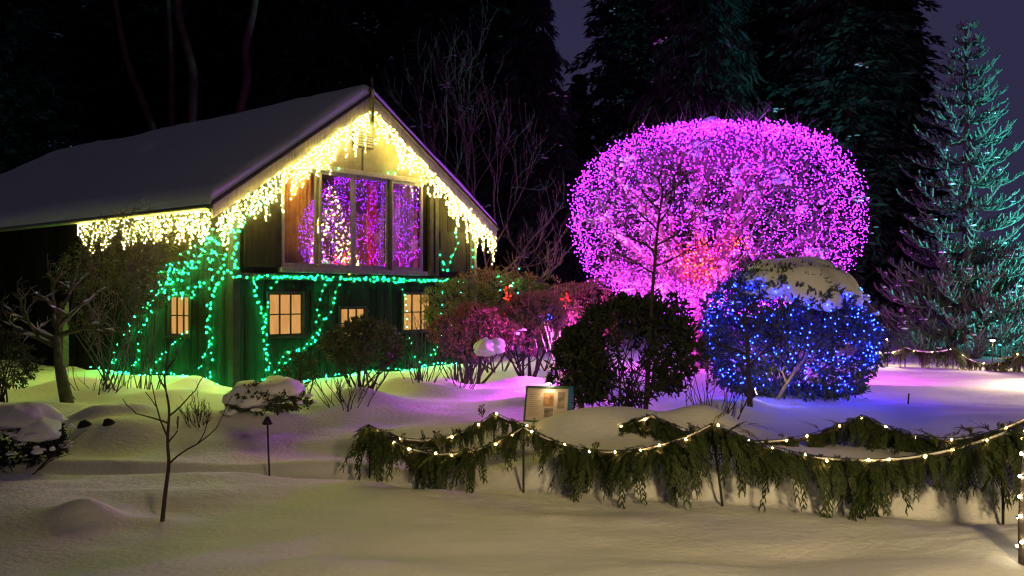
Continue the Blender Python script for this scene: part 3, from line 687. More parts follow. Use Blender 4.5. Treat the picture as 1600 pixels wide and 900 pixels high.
# ------------------------------------------------------------------ shrubs
def shrub(name, px, d, label, cat, w, dep, z0, z1, n_clusters, per, leaf_l, leaf_w, leaf_mat, stems=8, bark='bark_dark', seed=1, shell=.55, dome=.8, hang=.0, gap=-.18, group=None, stem_r=.016, flat=1.0):
    rg = np.random.default_rng(seed); rd = random.Random(seed)
    x = X_at(px, d); g = gz(x, d); e = empty(name, (x, d, g), 0, label, cat, group)
    u = rand_dirs(rg, n_clusters * 3); u[:, 2] = np.where(u[:, 2] < -dome, -u[:, 2], u[:, 2])
    rad = shell + (1 - shell) * rg.random(len(u)) ** .5
    c = u * rad[:, None]; lump = 1 + .45 * vnoise3(u * 1.7 + seed) + .2 * vnoise3(u * 4 + seed)
    c = c * lump[:, None]
    keep = vnoise3(c * 2.4 + seed * 2.1) > gap; c = c[keep][:n_clusters]; u = u[keep][:n_clusters]
    zc = (z0 + z1) / 2; c = c * np.array([w / 2, dep / 2, (z1 - z0) / 2]) + np.array([0, 0, zc])
    c[:, 2] = np.maximum(c[:, 2], .06)
    polys = []
    for k in range(stems):
        a = rd.random() * 6.283; b = np.array([math.cos(a) * w * .08, math.sin(a) * dep * .08, -.08])
        t = c[rd.randrange(len(c))]; m = (b + t) / 2 + np.array([math.cos(a) * w * .1, math.sin(a) * dep * .1, -.02]); q = np.linspace(0, 1, 7)[:, None]
        cu = (1 - q) ** 2 * b + 2 * q * (1 - q) * m + q * q * t; polys.append((cu, np.linspace(stem_r, stem_r * .35, 7)))
        for _ in range(5):
            t2 = c[rd.randrange(len(c))]; j = rd.randint(2, 5); cand = [c[rd.randrange(len(c))] for _ in range(8)]; t2 = min(cand, key=lambda p: np.linalg.norm(p - cu[j]))
            polys.append((np.stack([cu[j], (cu[j] + t2) / 2 + [0, 0, -.03], t2]), [stem_r * .5, stem_r * .35, stem_r * .2]))
    for k in range(0, len(c), 2):
        p = c[k]; inner = p * np.array([.72, .72, .86]); polys.append((np.stack([inner, p]), [stem_r * .3, stem_r * .2]))
    tubes('branches', polys, M[bark], e, 5, 'stuff')
    n = len(c) * per; C = np.repeat(c, per, 0) + rg.normal(size=(n, 3)) * leaf_l * .25
    D = norm(np.repeat(u, per, 0) * .6 + rand_dirs(rg, n) * .9 + np.array([0, 0, .15 - hang]))
    leaves('foliage', C, D, side_of(D, rg), leaf_l * rg.uniform(.6, 1.25, n), leaf_w * rg.uniform(.7, 1.2, n), M[leaf_mat], e)
    return e, c
def cap_on(parent, items, label=None):
    r_ = np.random.default_rng(len(items) * 7 + 3); its = []
    for c, rx, ry, rz, sd in items:
        for k in range(16):
            a = r_.random() * 6.283; f = r_.uniform(.7, 1.25); its.append((np.array(c) + [math.cos(a) * rx * f, math.sin(a) * ry * f, -.02 - .10 * f + r_.normal() * .02], r_.uniform(.03, .08), r_.uniform(.03, .08), r_.uniform(.02, .045), r_.random() * 9))
    snow_lumps('leaf_snow', its, parent, 9, 'stuff')
    return snow_lumps('snow_cap', items, parent, 26)

# dark rhododendron mass before the violet tree
rh, rc = shrub('rhododendron', 985, 13.4, 'large dark rhododendron in front of the violet tree', 'shrub', 2.05, 1.5, .05, 1.75, 700, 9, .115, .021, 'leaf_dark', 16, seed=31, shell=.6)
rh2, _ = shrub('rhododendron', 905, 13.2, 'low dark rhododendron just right of the info board', 'shrub', .75, .8, .02, 1.25, 220, 9, .12, .022, 'leaf_dark', 8, seed=32)
# blue bush with snow cap
BD = 15.3; bb, bc = shrub('rhododendron', 1234, BD, 'big round evergreen bush under a snow cap, strung with blue lights', 'shrub', 2.80, 2.3, -.45, 2.26, 1900, 9, .105, .021, 'leaf_blue', 14, seed=33, shell=.74, gap=-.30, dome=1.1)
bg = np.array(bb.location)
def cap_shell():
    nu, nv = 140, 40; th = np.linspace(0, 2 * np.pi, nu, endpoint=False); s = np.linspace(0, 1, nv); T_, S_ = np.meshgrid(th, s)
    ext = .66 + .42 * vnoise(np.cos(T_) * 1.8 + 6, np.sin(T_) * 1.8 + 3) + .30 * vnoise(np.cos(T_) * 3.6 + 9, np.sin(T_) * 3.6) + .12 * vnoise(np.cos(T_) * 9 + 2, np.sin(T_) * 9) * S_ ** 3 + .14 * np.cos(T_ + .5)
    phi = S_ * ext * 1.35
    r = np.sin(phi); z = np.cos(phi); thick = .24 * np.clip(1 - S_ ** 2.2, 0, 1) ** .75 + (.13 * vnoise(np.cos(T_) * r * 3 + 4, np.sin(T_) * r * 3) + .07 * vnoise(np.cos(T_) * r * 7 + 1, np.sin(T_) * r * 7 + 8)) * np.sqrt(1 - S_ * .9)
    up = np.stack([np.cos(T_) * r * (1.34 + thick), np.sin(T_) * r * (1.12 + thick), 1.0 + z * (1.05 + thick)], -1)
    dn = np.stack([np.cos(T_) * r * 1.30, np.sin(T_) * r * 1.05, 1.0 + z * .98], -1)
    V = np.concatenate([up.reshape(-1, 3), dn[-1]]); q = []
    i = (np.arange(nv - 1)[:, None] * nu + np.arange(nu)[None]).ravel(); j = (np.arange(nv - 1)[:, None] * nu + (np.arange(nu)[None] + 1) % nu).ravel()
    q = np.stack([i, i + nu, j + nu, j], -1)
    a = np.arange(nu); b = (a + 1) % nu; rim = np.stack([(nv - 1) * nu + a, nv * nu + a, nv * nu + b, (nv - 1) * nu + b], -1)
    return np_mesh('snow_cap', V, [q, rim])
link('snow_cap', cap_shell(), M['snow_lump'], bb, smooth=True)
_r = np.random.default_rng(78); its = []
for k in range(120):
    ph, az = _r.uniform(.5, 1.35), _r.random() * 6.283; c = np.array([math.cos(az) * math.sin(ph) * 1.40, math.sin(az) * math.sin(ph) * 1.16, 1.06 + math.cos(ph) * 1.02]); w = _r.uniform(.025, .085) * (1.5 - ph * .7)
    its.append((c, w * _r.uniform(.8, 1.8), w * _r.uniform(.8, 1.5), w * .6, _r.random() * 9))
snow_lumps('leaf_snow', its, bb, 9, 'stuff')
bl = empty('blue_light_string', bg, 0, 'blue fairy lights scattered over the round snow-capped bush', 'string lights')
rg = np.random.default_rng(17)
u = rand_dirs(rg, 1500); u = u[u[:, 2] > -.9]; u = u[(vnoise3(u * 2.2 + 4) > -.26)][:820]
q = u * np.array([1.40, 1.16, 1.16]) * rg.uniform(.94, 1.05, len(u))[:, None] + np.array([0, 0, .98]); q = q[(u[:, 2] < .76) & (u[:, 2] > -.80)]; q[:, 2] = np.maximum(q[:, 2], .05)
o_ = np.argsort(np.round(q[:, 2] / .2) * 10 + np.arctan2(q[:, 1], q[:, 0])); tubes('wire', [(q[o_], .003)], M['wire'], bl, 3)
bulb_cloud('bulbs', q, .0088, M['e_blue'], bl, rg)
stem_l = tubes('lit_stem', [(np.array([P(1216, 622, 14.5), P(1232, 596, 14.25), P(1246, 575, 14.2), P(1264, 553, 14.3)]) - bg, [.035, .03, .026, .018]), (np.array([P(1230, 600, 14.3), P(1222, 580, 14.2), P(1236, 555, 14.3)]) - bg, [.02, .018, .012])], M['bark_pale'], bb, 8)
# other shrubs along the house
shrub('shrub', 568, 14.6, 'leafy multi-stemmed evergreen shrub in front of the middle front window', 'shrub', 1.35, 1.0, .40, 1.16, 360, 9, .095, .016, 'leaf_mid', 14, seed=41, shell=.5, stem_r=.018)
shrub('shrub', 470, 14.0, 'small leafy shrub left of the multi-stemmed shrub', 'shrub', .55, .5, .1, .8, 60, 7, .07, .013, 'leaf_mid', 8, seed=42, gap=-.05)
shrub('japanese_maple', 735, 17.0, 'green-to-russet lacy shrub at the right corner of the house', 'shrub', 1.7, 1.4, .45, 1.45, 620, 10, .075, .010, 'leaf_red', 9, seed=43, shell=.45, hang=.3, stem_r=.03)
shrub('azalea', 722, 17.7, 'yellow-green bushy shrub beside the right end of the house', 'shrub', 1.7, 1.2, .8, 1.95, 560, 10, .07, .012, 'leaf_yg', 7, seed=44, hang=.1)
shrub('azalea', 828, 17.6, 'pinkish russet shrub lit magenta right of the snow clump', 'shrub', 1.5, 1.2, .45, 1.75, 560, 10, .07, .010, 'leaf_pink', 10, seed=45, shell=.45, stem_r=.025)
shrub('azalea', 775, 20.5, 'tall russet shrub behind the yellow-green shrub by the house corner', 'shrub', 2.4, 1.6, .6, 2.3, 480, 9, .08, .012, 'leaf_red', 8, seed=46)
shrub('azalea', 845, 21.0, 'dull green shrub with a blue light string behind the pink shrub', 'shrub', 1.7, 1.4, .5, 2.1, 380, 9, .08, .012, 'leaf_olive', 8, seed=47)
shrub('azalea', 905, 20.0, 'dark pink-lit shrub at the left foot of the violet tree', 'shrub', 1.7, 1.4, .3, 2.1, 420, 9, .08, .012, 'leaf_pink', 8, seed=48)
shrub('shrub', 170, 15.6, 'tall airy fine-leaved shrub against the long side wall', 'shrub', 1.7, 1.1, .9, 2.95, 430, 9, .09, .008, 'leaf_olive', 9, 'bark', 49, .35, .9, .35, -.02, stem_r=.014)
shrub('shrub', 225, 16.2, 'fine-leaved shrub reaching the eave beside the green lights', 'shrub', 1.1, .9, 1.3, 3.25, 300, 9, .09, .007, 'leaf_olive', 7, 'bark', 50, .3, .9, .3, .0, stem_r=.012)
shrub('shrub', 5, 14.2, 'dark evergreen shrub at the left picture edge by the house', 'shrub', .9, .9, .1, 1.1, 200, 9, .09, .016, 'leaf_mid', 8, seed=51)
b1, _ = shrub('boxwood', 422, 13.1, 'low round boxwood half buried in snow before the first front window', 'shrub', 1.05, .9, -.05, .42, 420, 9, .05, .013, 'leaf_mid', 6, seed=52, shell=.7)
cap_on(b1, [((-.22, -.10, .18), .34, .36, .25, 1.1), ((.12, .05, .30), .40, .34, .20, 2.3)])
b2, _ = shrub('rhododendron', 18, 11.2, 'low dark bush under a lilac snow cap at the left edge', 'shrub', 1.25, 1.0, -.1, .58, 420, 9, .075, .018, 'leaf_dark', 6, seed=53, shell=.65)
cap_on(b2, [((.10, -.02, .50), .52, .45, .22, 3.1), ((-.35, .05, .52), .35, .4, .2, 4.3), ((.40, -.15, .34), .26, .3, .2, 6.1)])
_r = np.random.default_rng(77); its = []
for k in range(16): its.append((P(768, 548, 16.2) + np.array([_r.uniform(-.14, .14), _r.uniform(-.10, .10), _r.normal() * .03]), _r.uniform(.12, .20), _r.uniform(.10, .17), _r.uniform(.10, .17), _r.random() * 9))
snow_obj = snow_lumps('snow_clump', its, None, 20)
tag(snow_obj, 'large white snow clump resting on the russet lacy shrub', 'snow clump')
snow_s = snow_lumps('snow_clump', [(P(806, 522, 17.0), .07, .06, .06, 2.7), (P(815, 516, 17.0), .09, .07, .04, 5.4)], None, 14)
tag(snow_s, 'small snow clump on the pinkish russet shrub', 'snow clump')
# grass tuft
gpos = P(893, 540, 16.5); g0 = empty('grass_tuft', (gpos[0], 16.5, gz(gpos[0], 16.5)), 0, 'tuft of bright green blades left of the dark rhododendron', 'plant')
n = 160; C = np.stack([rg.normal(size=n) * .22, rg.normal(size=n) * .15, rg.uniform(.5, .75, n)], -1); D = norm(np.stack([rg.normal(size=n) * .2, rg.normal(size=n) * .2, np.ones(n)], -1))
leaves('blades', C, D, side_of(D, rg), rg.uniform(.3, .6, n), np.full(n, .013), M['grass'], g0)
tubes('stalks', [(np.array([[x, y, 0], [x * 1.6, y * 1.5, .6]]), [.012, .008]) for x, y in rg.normal(size=(14, 2)) * .1], M['leaf_yg'], g0, 4, 'stuff')

def bare_bush(name, px, d, label, n, length, seed, bark='bark_dark', spread=.5, depth=1, r=.009, base=.12, up=.3):
    rd = random.Random(seed); x = X_at(px, d); e = empty(name, (x, d, gz(x, d)), 0, label, 'shrub'); polys = []
    for k in range(n):
        a = rd.random() * 6.283; b = np.array([math.cos(a) * base * rd.random(), math.sin(a) * base * rd.random(), -.1]); dr = np.array([math.cos(a) * spread, math.sin(a) * spread, 1.0]); dr /= np.linalg.norm(dr)
        grow(rd, b, dr, length * rd.uniform(.6, 1.1), r, depth, polys, (2, 4), .45, up, .55, .12, None, .0025)
    tubes('stems', polys, M[bark], e, 4, 'stuff'); return e
bare_bush('bare_shrub', 313, 12.6, 'small rounded bare bush on the snow bank right of the sapling', 12, .34, 61, r=.008, depth=2, spread=.9)
bare_bush('bare_shrub', 655, 15.4, 'bare upright stems on a snow mound below the right front window', 22, .95, 62, spread=.55, base=.3)
bare_bush('bare_shrub', 545, 13.6, 'bare low stems at the foot of the multi-stemmed shrub', 16, .6, 63, spread=.8, base=.25)
bare_bush('bare_shrub', 150, 15.4, 'bare low twigs by the leftmost green light string', 12, .5, 64, spread=.9, base=.4)
bare_bush('bare_shrub', 1115, 12.6, 'bare dark twigs between the snow mound and the blue-lit bush', 16, .75, 65, spread=.55, base=.25)
bare_bush('bare_shrub', 30, 10.9, 'few curved bare twigs over the snow cap at the left edge', 6, .6, 66, spread=1.0, base=.1, up=.0)
bare_bush('bare_shrub', 205, 16.2, 'thin bare stems standing below the fine-leaved shrub', 12, 1.1, 67, spread=.25, base=.5)
bare_bush('bare_shrub', 720, 16.2, 'short bare stems leaning beside the russet lacy shrub', 12, .6, 68, spread=.8, base=.2)

# ------------------------------------------------------------------ small bare trees
def bare_tree(name, px, d, label, trunk, forks, seed, bark='bark_dark', depth=3, r0=.05, length=1.0, kids=(2, 4), spread=.6, up=.15, cat='tree', snow=False, minr=.004):
    """trunk: list of photo pixels followed at depth d; forks: list of (index, dx, dz, len)"""
    rd = random.Random(seed); x = X_at(px, d); g = gz(x, d); e = empty(name, (x, d, g), 0, label, cat)
    o = np.array([x, d, g]); tp = np.array([P(a, b, d) for a, b in trunk]) - o; tp[0, 2] = -.1
    tp[:, 1] += np.array([rd.gauss(0, .03) for _ in tp]); n = len(tp)
    q = np.linspace(0, n - 1, n * 4); cur = np.stack([np.interp(q, np.arange(n), tp[:, k]) for k in range(3)], -1); cur[2:-1] = (cur[1:-2] + cur[2:-1] + cur[3:]) / 3
    tubes('trunk', [(cur, np.linspace(r0, r0 * .3, len(cur)))], M[bark], e, 8)
    polys = []
    for (f, dx, dy, dz, ln) in forks:
        j = int(f * (len(cur) - 1)); dr = np.array([dx, dy, dz]); dr = dr / np.linalg.norm(dr)
        grow(rd, cur[j], dr, ln * length, r0 * .45, depth, polys, kids, spread, up, .62, .16, None, minr)
    tubes('branches', polys, M[bark], e, 5 if depth < 2 else 4, 'stuff' if depth > 1 else None)
    if snow:
        branch_snow('branch_snow', polys, e, rd, .8, .012, 1.1)
    return e
bare_tree('sapling', 253, 8.42, 'young bare sapling standing alone in the foreground snow', [(253, 812), (256, 770), (259, 727), (261, 690), (262, 640), (262, 590), (265, 540)],
    [(.35, .8, .1, .75, .52), (.52, -.55, .1, .8, .42), (.62, -.9, .0, .35, .30), (.50, .45, -.1, .6, .2), (.66, .6, .1, .8, .34), (.78, -.5, 0, .9, .3), (.86, .5, 0, .9, .28)], 71, 'bark_dark', 1, .022, 1.0, (1, 2), .35, .35)
bare_tree('small_tree', 1018, 13.0, 'thin dark bare tree silhouetted against the violet dome', [(1008, 640), (1012, 590), (1016, 530), (1018, 470), (1022, 420), (1026, 370), (1032, 320), (1036, 295)],
    [(.55, -.8, .1, .7, .5), (.60, .8, -.1, .6, .5), (.66, -.7, .2, .8, .5), (.70, .9, .1, .4, .5), (.76, -.9, 0, .5, .5), (.80, .7, 0, .7, .45), (.86, -.7, .2, .6, .42), (.92, .8, .1, .5, .4), (.97, -.3, 0, 1, .3)], 72, 'bark_dark', 3, .038, .95, (3, 4), .65, .05, minr=.003)
bare_tree('small_tree', 1170, 13.6, 'thin dark tree in front of the blue-lit bush', [(1172, 652), (1172, 610), (1168, 570), (1166, 520), (1160, 470)],
    [(.4, -.6, .1, .8, .5), (.5, .7, -.1, .6, .5), (.6, -.8, 0, .5, .5), (.7, .6, 0, .8, .5), (.8, -.5, 0, .8, .45), (.9, .5, .1, .7, .4)], 73, 'bark_dark', 3, .045, .9, (2, 3), .6, .1)
gn = bare_tree('gnarled_tree', 106, 14.6, 'gnarled mossy tree with snow on its limbs by the side wall', [(106, 640), (98, 590), (90, 555), (88, 530), (92, 505)],
    [(.75, -.9, -.1, .25, 1.0), (.8, .85, 0, .25, .8), (.9, -.6, 0, .8, .9), (1, .3, .1, .9, .9), (.65, -.95, .1, .12, .9), (.95, .7, 0, .7, .8)], 74, 'bark_moss', 3, .11, .62, (2, 4), .6, .08, snow=True, minr=.005)
bare_tree('bare_tree', 775, 25.5, 'bare multi-stemmed tree with upright twigs behind the right end of the house', [(765, 560), (768, 500), (762, 440), (755, 380)],
    [(.6, -.35, 0, 1, 2.6), (.7, .1, 0, 1, 3.0), (.8, .3, .1, 1, 3.0), (.9, -.15, 0, 1, 2.8), (1, .2, 0, 1, 3.0), (.5, .9, -.2, .35, 1.8), (.5, -.2, -.6, .5, 1.8), (.6, .8, .2, .3, 1.9), (.7, .9, 0, .5, 1.6), (.45, .7, -.3, .2, 1.6)], 75, 'bark_far', 3, .06, 1.0, (3, 4), .42, .22, minr=.005)
bare_tree('bare_tree', 715, 27.0, 'slender bare tree rising above the right roof slope', [(712, 560), (705, 420), (700, 330), (695, 250)],
    [(.6, -.3, 0, 1, 2.0), (.75, .3, 0, 1, 2.2), (.9, -.2, 0, 1, 2.2), (1, .2, 0, 1, 2.0)], 76, 'bark_far', 3, .05, 1.0, (2, 4), .4, .25, minr=.005)

# ------------------------------------------------------------------ conifers
def conifer_arrays(seed, h, rad, n_whorl, per, cards, droop, cw=.09, cl=.55, bare=.06, power=.85, hang=.5):
    rg = np.random.default_rng(seed); Cs, Ds = [], []
    for k in range(n_whorl):
        f = bare + (1 - bare) * (k + rg.random()) / n_whorl; Rr = rad * (1 - f) ** power * rg.uniform(.72, 1.12) + .15
        a0 = rg.random() * 6.283
        for b in range(per):
            a = a0 + 6.283 * b / per + rg.normal() * .2; r_ = Rr * rg.uniform(.7, 1.12); d = np.array([math.cos(a), math.sin(a), 0]); lat = np.array([-d[1], d[0], 0])
            s = rg.uniform(.12, 1, cards); wide = (.35 * r_ * (1.05 - s) + .12)
            p = d * (s * r_)[:, None] + lat * (rg.uniform(-1, 1, cards) * wide)[:, None]; p[:, 2] = f * h + .12 * r_ * s - droop * r_ * s ** 2 + rg.normal(size=cards) * .08
            Cs.append(p); Ds.append(norm(d * .7 + lat * rg.normal(size=(cards, 1)) * .7 + np.array([0, 0, -hang]) + rg.normal(size=(cards, 3)) * .25))
    C = np.concatenate(Cs); D = np.concatenate(Ds); n = len(C)
    return C, D, side_of(D, rg), cl * rg.uniform(.5, 1.2, n), cw * rg.uniform(.6, 1.2, n), rg
def conifer_meshes(seed, **kw):
    C, D, U, L, W, rg = conifer_arrays(seed, **kw); V, a, b = leaf_arrays(C, D, U, L, W)
    crown_me = np_mesh('crown', V, [np.concatenate([a, b])]); crown_me.materials.append(M['needle'])
    V, F = ring_tubes([(np.array([[0, 0, -.5], [0, 0, kw['h'] * .5], [0, 0, kw['h'] * .98]]), [kw['h'] * .018, kw['h'] * .01, .02])], 8); tr = np_mesh('trunk', V, [F]); tr.materials.append(M['bark_dark'])
    # patches of snow lying on outer boughs
    rgs = np.random.default_rng(seed + 5); idx = rgs.choice(len(C), 34, replace=False); its = []
    for i_ in idx:
        p = C[i_]; d_ = norm(np.array([p[0], p[1], -.25 * np.hypot(p[0], p[1])])); lt = np.array([-d_[1], d_[0], 0])
        for m in range(int(rgs.integers(3, 11))): its.append((p + d_ * rgs.uniform(-.6, .6) + lt * rgs.normal() * .16 + [0, 0, rgs.normal() * .05], rgs.uniform(.03, .14), rgs.uniform(.03, .12), rgs.uniform(.02, .05), rgs.random() * 9))
    so = snow_lumps('tmp', its, None, 8); sm = so.data; bpy.data.objects.remove(so)
    return crown_me, tr, sm
VAR = [conifer_meshes(101, h=20, rad=4.6, n_whorl=46, per=8, cards=74, droop=.35, cw=.062, cl=.50),
       conifer_meshes(102, h=22, rad=4.0, n_whorl=52, per=7, cards=76, droop=.15, hang=.35, cw=.062, cl=.50),
       conifer_meshes(103, h=18, rad=4.8, n_whorl=38, per=8, cards=86, droop=.6, hang=1.1, cl=.62, cw=.055)]
def conifer(px, d, var, s, label, name='conifer', zs=1.0, snow=True, dz=0.0):
    x = X_at(px, d); e = empty(name, (x, d, gz(x, d) + dz), (px * .7) % 6.28, label, 'tree', 'dark conifers behind the garden')
    e.scale = (s, s, s * zs)
    for nm, me in zip(('crown', 'trunk', 'bough_snow'), VAR[var]):
        if nm == 'bough_snow' and not snow: continue
        o = bpy.data.objects.new(nm, me); COL.objects.link(o); o.parent = e
        if nm != 'trunk': o['kind'] = 'stuff'
    return e
conifer(1092, 36, 2, 1.0, 'tall drooping conifer with snowy boughs rising behind the violet dome')
conifer(1215, 41, 1, 1.25, 'broad dark conifer right behind the violet dome')
conifer(1330, 38, 0, 1.15, 'dense dark conifer left of the teal-lit fir')
conifer(1275, 48, 0, 1.5, 'tallest dark conifer between the dome and the teal-lit fir')
conifer(985, 46, 0, 1.15, 'dark conifer on the right side of the sky gap')
conifer(830, 36, 2, .80, 'dark conifer with snow streaks left of the violet dome')
conifer(770, 44, 0, 1.1, 'dark conifer behind the upright bare twigs')
conifer(690, 40, 1, 1.15, 'dark conifer above the right roof slope')
conifer(600, 47, 0, 1.35, 'dark conifer directly behind the gable peak')
conifer(490, 42, 2, 1.2, 'dark conifer with snow flecks left of the gable peak')
conifer(400, 50, 1, 1.4, 'dark conifer behind the right red-barked trunk')
conifer(305, 44, 0, 1.25, 'dark conifer between the two long red-barked trunks')
conifer(190, 46, 2, 1.3, 'dark conifer behind the leaning red-barked trunk')
conifer(90, 42, 0, 1.2, 'dark conifer over the far end of the roof ridge')
conifer(15, 36, 1, 1.0, 'dark conifer with snowy sprays at the left edge')
conifer(-90, 40, 0, 1.2, 'dark conifer partly cut by the left picture edge')
conifer(240, 58, 0, 1.6, 'tall dark conifer in the rear row above the middle of the roof', snow=False)
conifer(445, 60, 2, 1.6, 'tall dark conifer in the rear row left of the gable peak', snow=False)
conifer(40, 56, 0, 1.5, 'tall dark conifer in the rear row above the far roof end', snow=False)
conifer(660, 60, 0, 1.5, 'tall dark conifer in the rear row right of the gable peak', snow=False)
conifer(905, 60, 1, .72, 'distant conifer low in the sky gap', snow=False)
conifer(1405, 52, 1, .95, 'distant dark conifer behind the left side of the teal-lit fir', snow=False)
# red-barked madrone trunks
def madrone(pxs, d, label, r, seed):
    rd = random.Random(seed); x = X_at(pxs[0][0], d); g = gz(x, d); o = np.array([x, d, g]); e = empty('madrone_tree', o, 0, label, 'tree', 'red-barked trunks behind the roof')
    tp = [np.array([0, 0, -.3])] + [P(a, b, d) - o for a, b in pxs]; tp = np.array(tp); n = len(tp); q = np.linspace(0, n - 1, n * 6)
    cur = np.stack([np.interp(q, np.arange(n), tp[:, k]) for k in range(3)], -1)
    for _ in range(3): cur[1:-1] = (cur[:-2] + cur[1:-1] * 2 + cur[2:]) / 4
    tubes('trunk', [(cur, np.linspace(r, r * .55, len(cur)))], M['bark_red'], e, 10)
    polys = []; tips = []
    grow(rd, cur[-1], (.2, 0, 1), 2.5, r * .5, 3, polys, (2, 3), .5, .2, .65, .15, tips); grow(rd, cur[-4], (-.5, .1, .8), 2.2, r * .4, 3, polys, (2, 3), .5, .2, .65, .15, tips)
    tubes('branches', polys, M['bark_red'], e, 5, 'stuff')
    tp = np.array([t[0] for t in tips]); rgm = np.random.default_rng(seed); n = len(tp) * 40; C = np.repeat(tp, 40, 0) + rgm.normal(size=(n, 3)) * .45; D = rand_dirs(rgm, n)
    leaves('foliage', C, D, side_of(D, rgm), rgm.uniform(.1, .18, n), np.full(n, .035), M['leaf_dark'], e)
madrone([(298, 300), (300, 190), (304, 120), (292, 70), (280, 30), (276, -20), (282, -80)], 34, 'long wavy red-barked trunk rising over the middle of the roof', .19, 81)
madrone([(360, 300), (374, 178), (388, 120), (383, 75), (395, 25), (402, -20), (405, -80)], 34, 'right-hand wavy red-barked trunk left of the gable peak', .19, 82)
madrone([(260, 300), (238, 195), (218, 145), (200, 100), (192, 70), (180, 0), (175, -60)], 36, 'faint leaning red-barked trunk left of the other two', .17, 83)
madrone([(268, 260), (268, 120), (266, 50), (262, 0), (262, -60)], 40, 'faint straight red-barked trunk behind the long wavy one', .15, 84)

# teal-lit fir at right: whorls of upturned bottle-brush shoots
FD = 26.0; fx = X_at(1511, FD); fg = gz(fx, FD); fir = empty('fir_tree', (fx, FD, fg), 0, 'tall open fir with upturned branches lit teal at right', 'tree')
rg = np.random.default_rng(91); rd = random.Random(91); htop = P(1508, 42, FD)[2] - fg
tubes('trunk', [(np.array([[0, 0, -.2], [.03, 0, htop * .35], [-.02, 0, htop * .7], [-.05, 0, htop]]), [.20, .15, .09, .025])], M['bark'], fir, 10)
woody, brush = [], []
zs_ = [.25]
while zs_[-1] < htop - .30: zs_.append(zs_[-1] + (.20 if zs_[-1] < 2.9 else (.60 if zs_[-1] < 6.2 else .42)))
for z in zs_:
    f = z / htop; reach = 2.55 * (1 - f) ** .72 + .14; low = z < 2.9
    nb_ = 10 if f < .8 else 7
    for b in range(nb_):
        a = rd.random() * 6.283 if low else 6.283 * b / nb_ + rd.gauss(0, .12) + z * 1.7
        rr_ = reach * rd.uniform(.72, 1.06); d = np.array([math.cos(a), math.sin(a), 0]); lat = np.array([-d[1], d[0], 0]); q = np.linspace(0, 1, 8)[:, None]
        tilt_ = rd.uniform(.16, .34) if f > .75 else (rd.uniform(.0, .16) if not low else rd.uniform(-.22, .06))
        cur = d * rr_ * q + np.array([0, 0, 1]) * (z + rd.gauss(0, .03 if not low else .10) + rr_ * (tilt_ * q - .10 * np.sin(q * 3.14) + .14 * q ** 4)) + lat * rd.gauss(0, .06) * q
        woody.append((cur, np.linspace(.026, .010, 8))); brush.append((cur[1:], .026))
        ns = int(5 + 11 * rr_ / 2.5)
        for s_ in range(ns):
            j = .18 + .82 * (s_ + rd.random()) / ns; k_ = min(6.999, j * 7); i0 = int(k_); p = cur[i0] + (cur[i0 + 1] - cur[i0]) * (k_ - i0); sd = 1 if s_ % 2 else -1
            ln = (.16 + .30 * rr_ / 2.5) * rd.uniform(.7, 1.15) * (1.15 - .55 * j)
            dirn = d * rd.uniform(.5, .9) + lat * sd * rd.uniform(.35, .85) + np.array([0, 0, rd.uniform(-.05, .25)]); dirn /= np.linalg.norm(dirn); t_ = np.linspace(0, 1, 5)[:, None]
            c2 = p + dirn * ln * t_ + np.array([0, 0, 1]) * ln * .75 * t_ ** 2.2; brush.append((c2, .024))
            if rr_ > 1.2 and rd.random() < .55:
                p2 = c2[2]; c3 = p2 + (dirn * .4 + lat * -sd * .5) * ln * .55 * t_ + np.array([0, 0, 1]) * ln * .55 * t_ ** 1.6; brush.append((c3, .021))
brush.append((np.array([[-.04, 0, htop - .5], [-.05, 0, htop + .05]]), .04))
tubes('branches', woody, M['bark'], fir, 4, 'stuff')
V, F = ring_tubes([(p, np.linspace(r, r * .8, len(p))) for p, r in brush], 4)
NC, ND = [], []
for p, r in brush:
    ln = np.linalg.norm(np.diff(p, axis=0), axis=1).sum(); m = int(ln * 70); k_ = rg.uniform(0, len(p) - 1, m); i0 = np.minimum(k_.astype(int), len(p) - 2); q = p[i0] + (p[i0 + 1] - p[i0]) * (k_ - i0)[:, None]
    t_ = norm(p[i0 + 1] - p[i0]); NC.append(q); ND.append(norm(t_ * .55 + norm(np.cross(t_, rand_dirs(rg, m)))))
NC = np.concatenate(NC); ND = np.concatenate(ND); lv, a_, b_ = leaf_arrays(NC, ND, side_of(ND, rg), rg.uniform(.04, .075, len(NC)), np.full(len(NC), .007))
link('foliage', np_mesh('foliage', np.concatenate([V, lv]), [F, np.concatenate([a_, b_]) + len(V)]), M['fir'], fir, 'stuff')
its = []
for k in range(340):
    p, r = brush[rg.integers(len(brush))]; c = p[len(p) // 2]
    if c[2] < 6.8: its.append((c + [0, 0, .05], rg.uniform(.03, .12), rg.uniform(.03, .10), rg.uniform(.02, .045), rg.random() * 9))
snow_lumps('branch_snow', its, fir, 9, 'stuff')

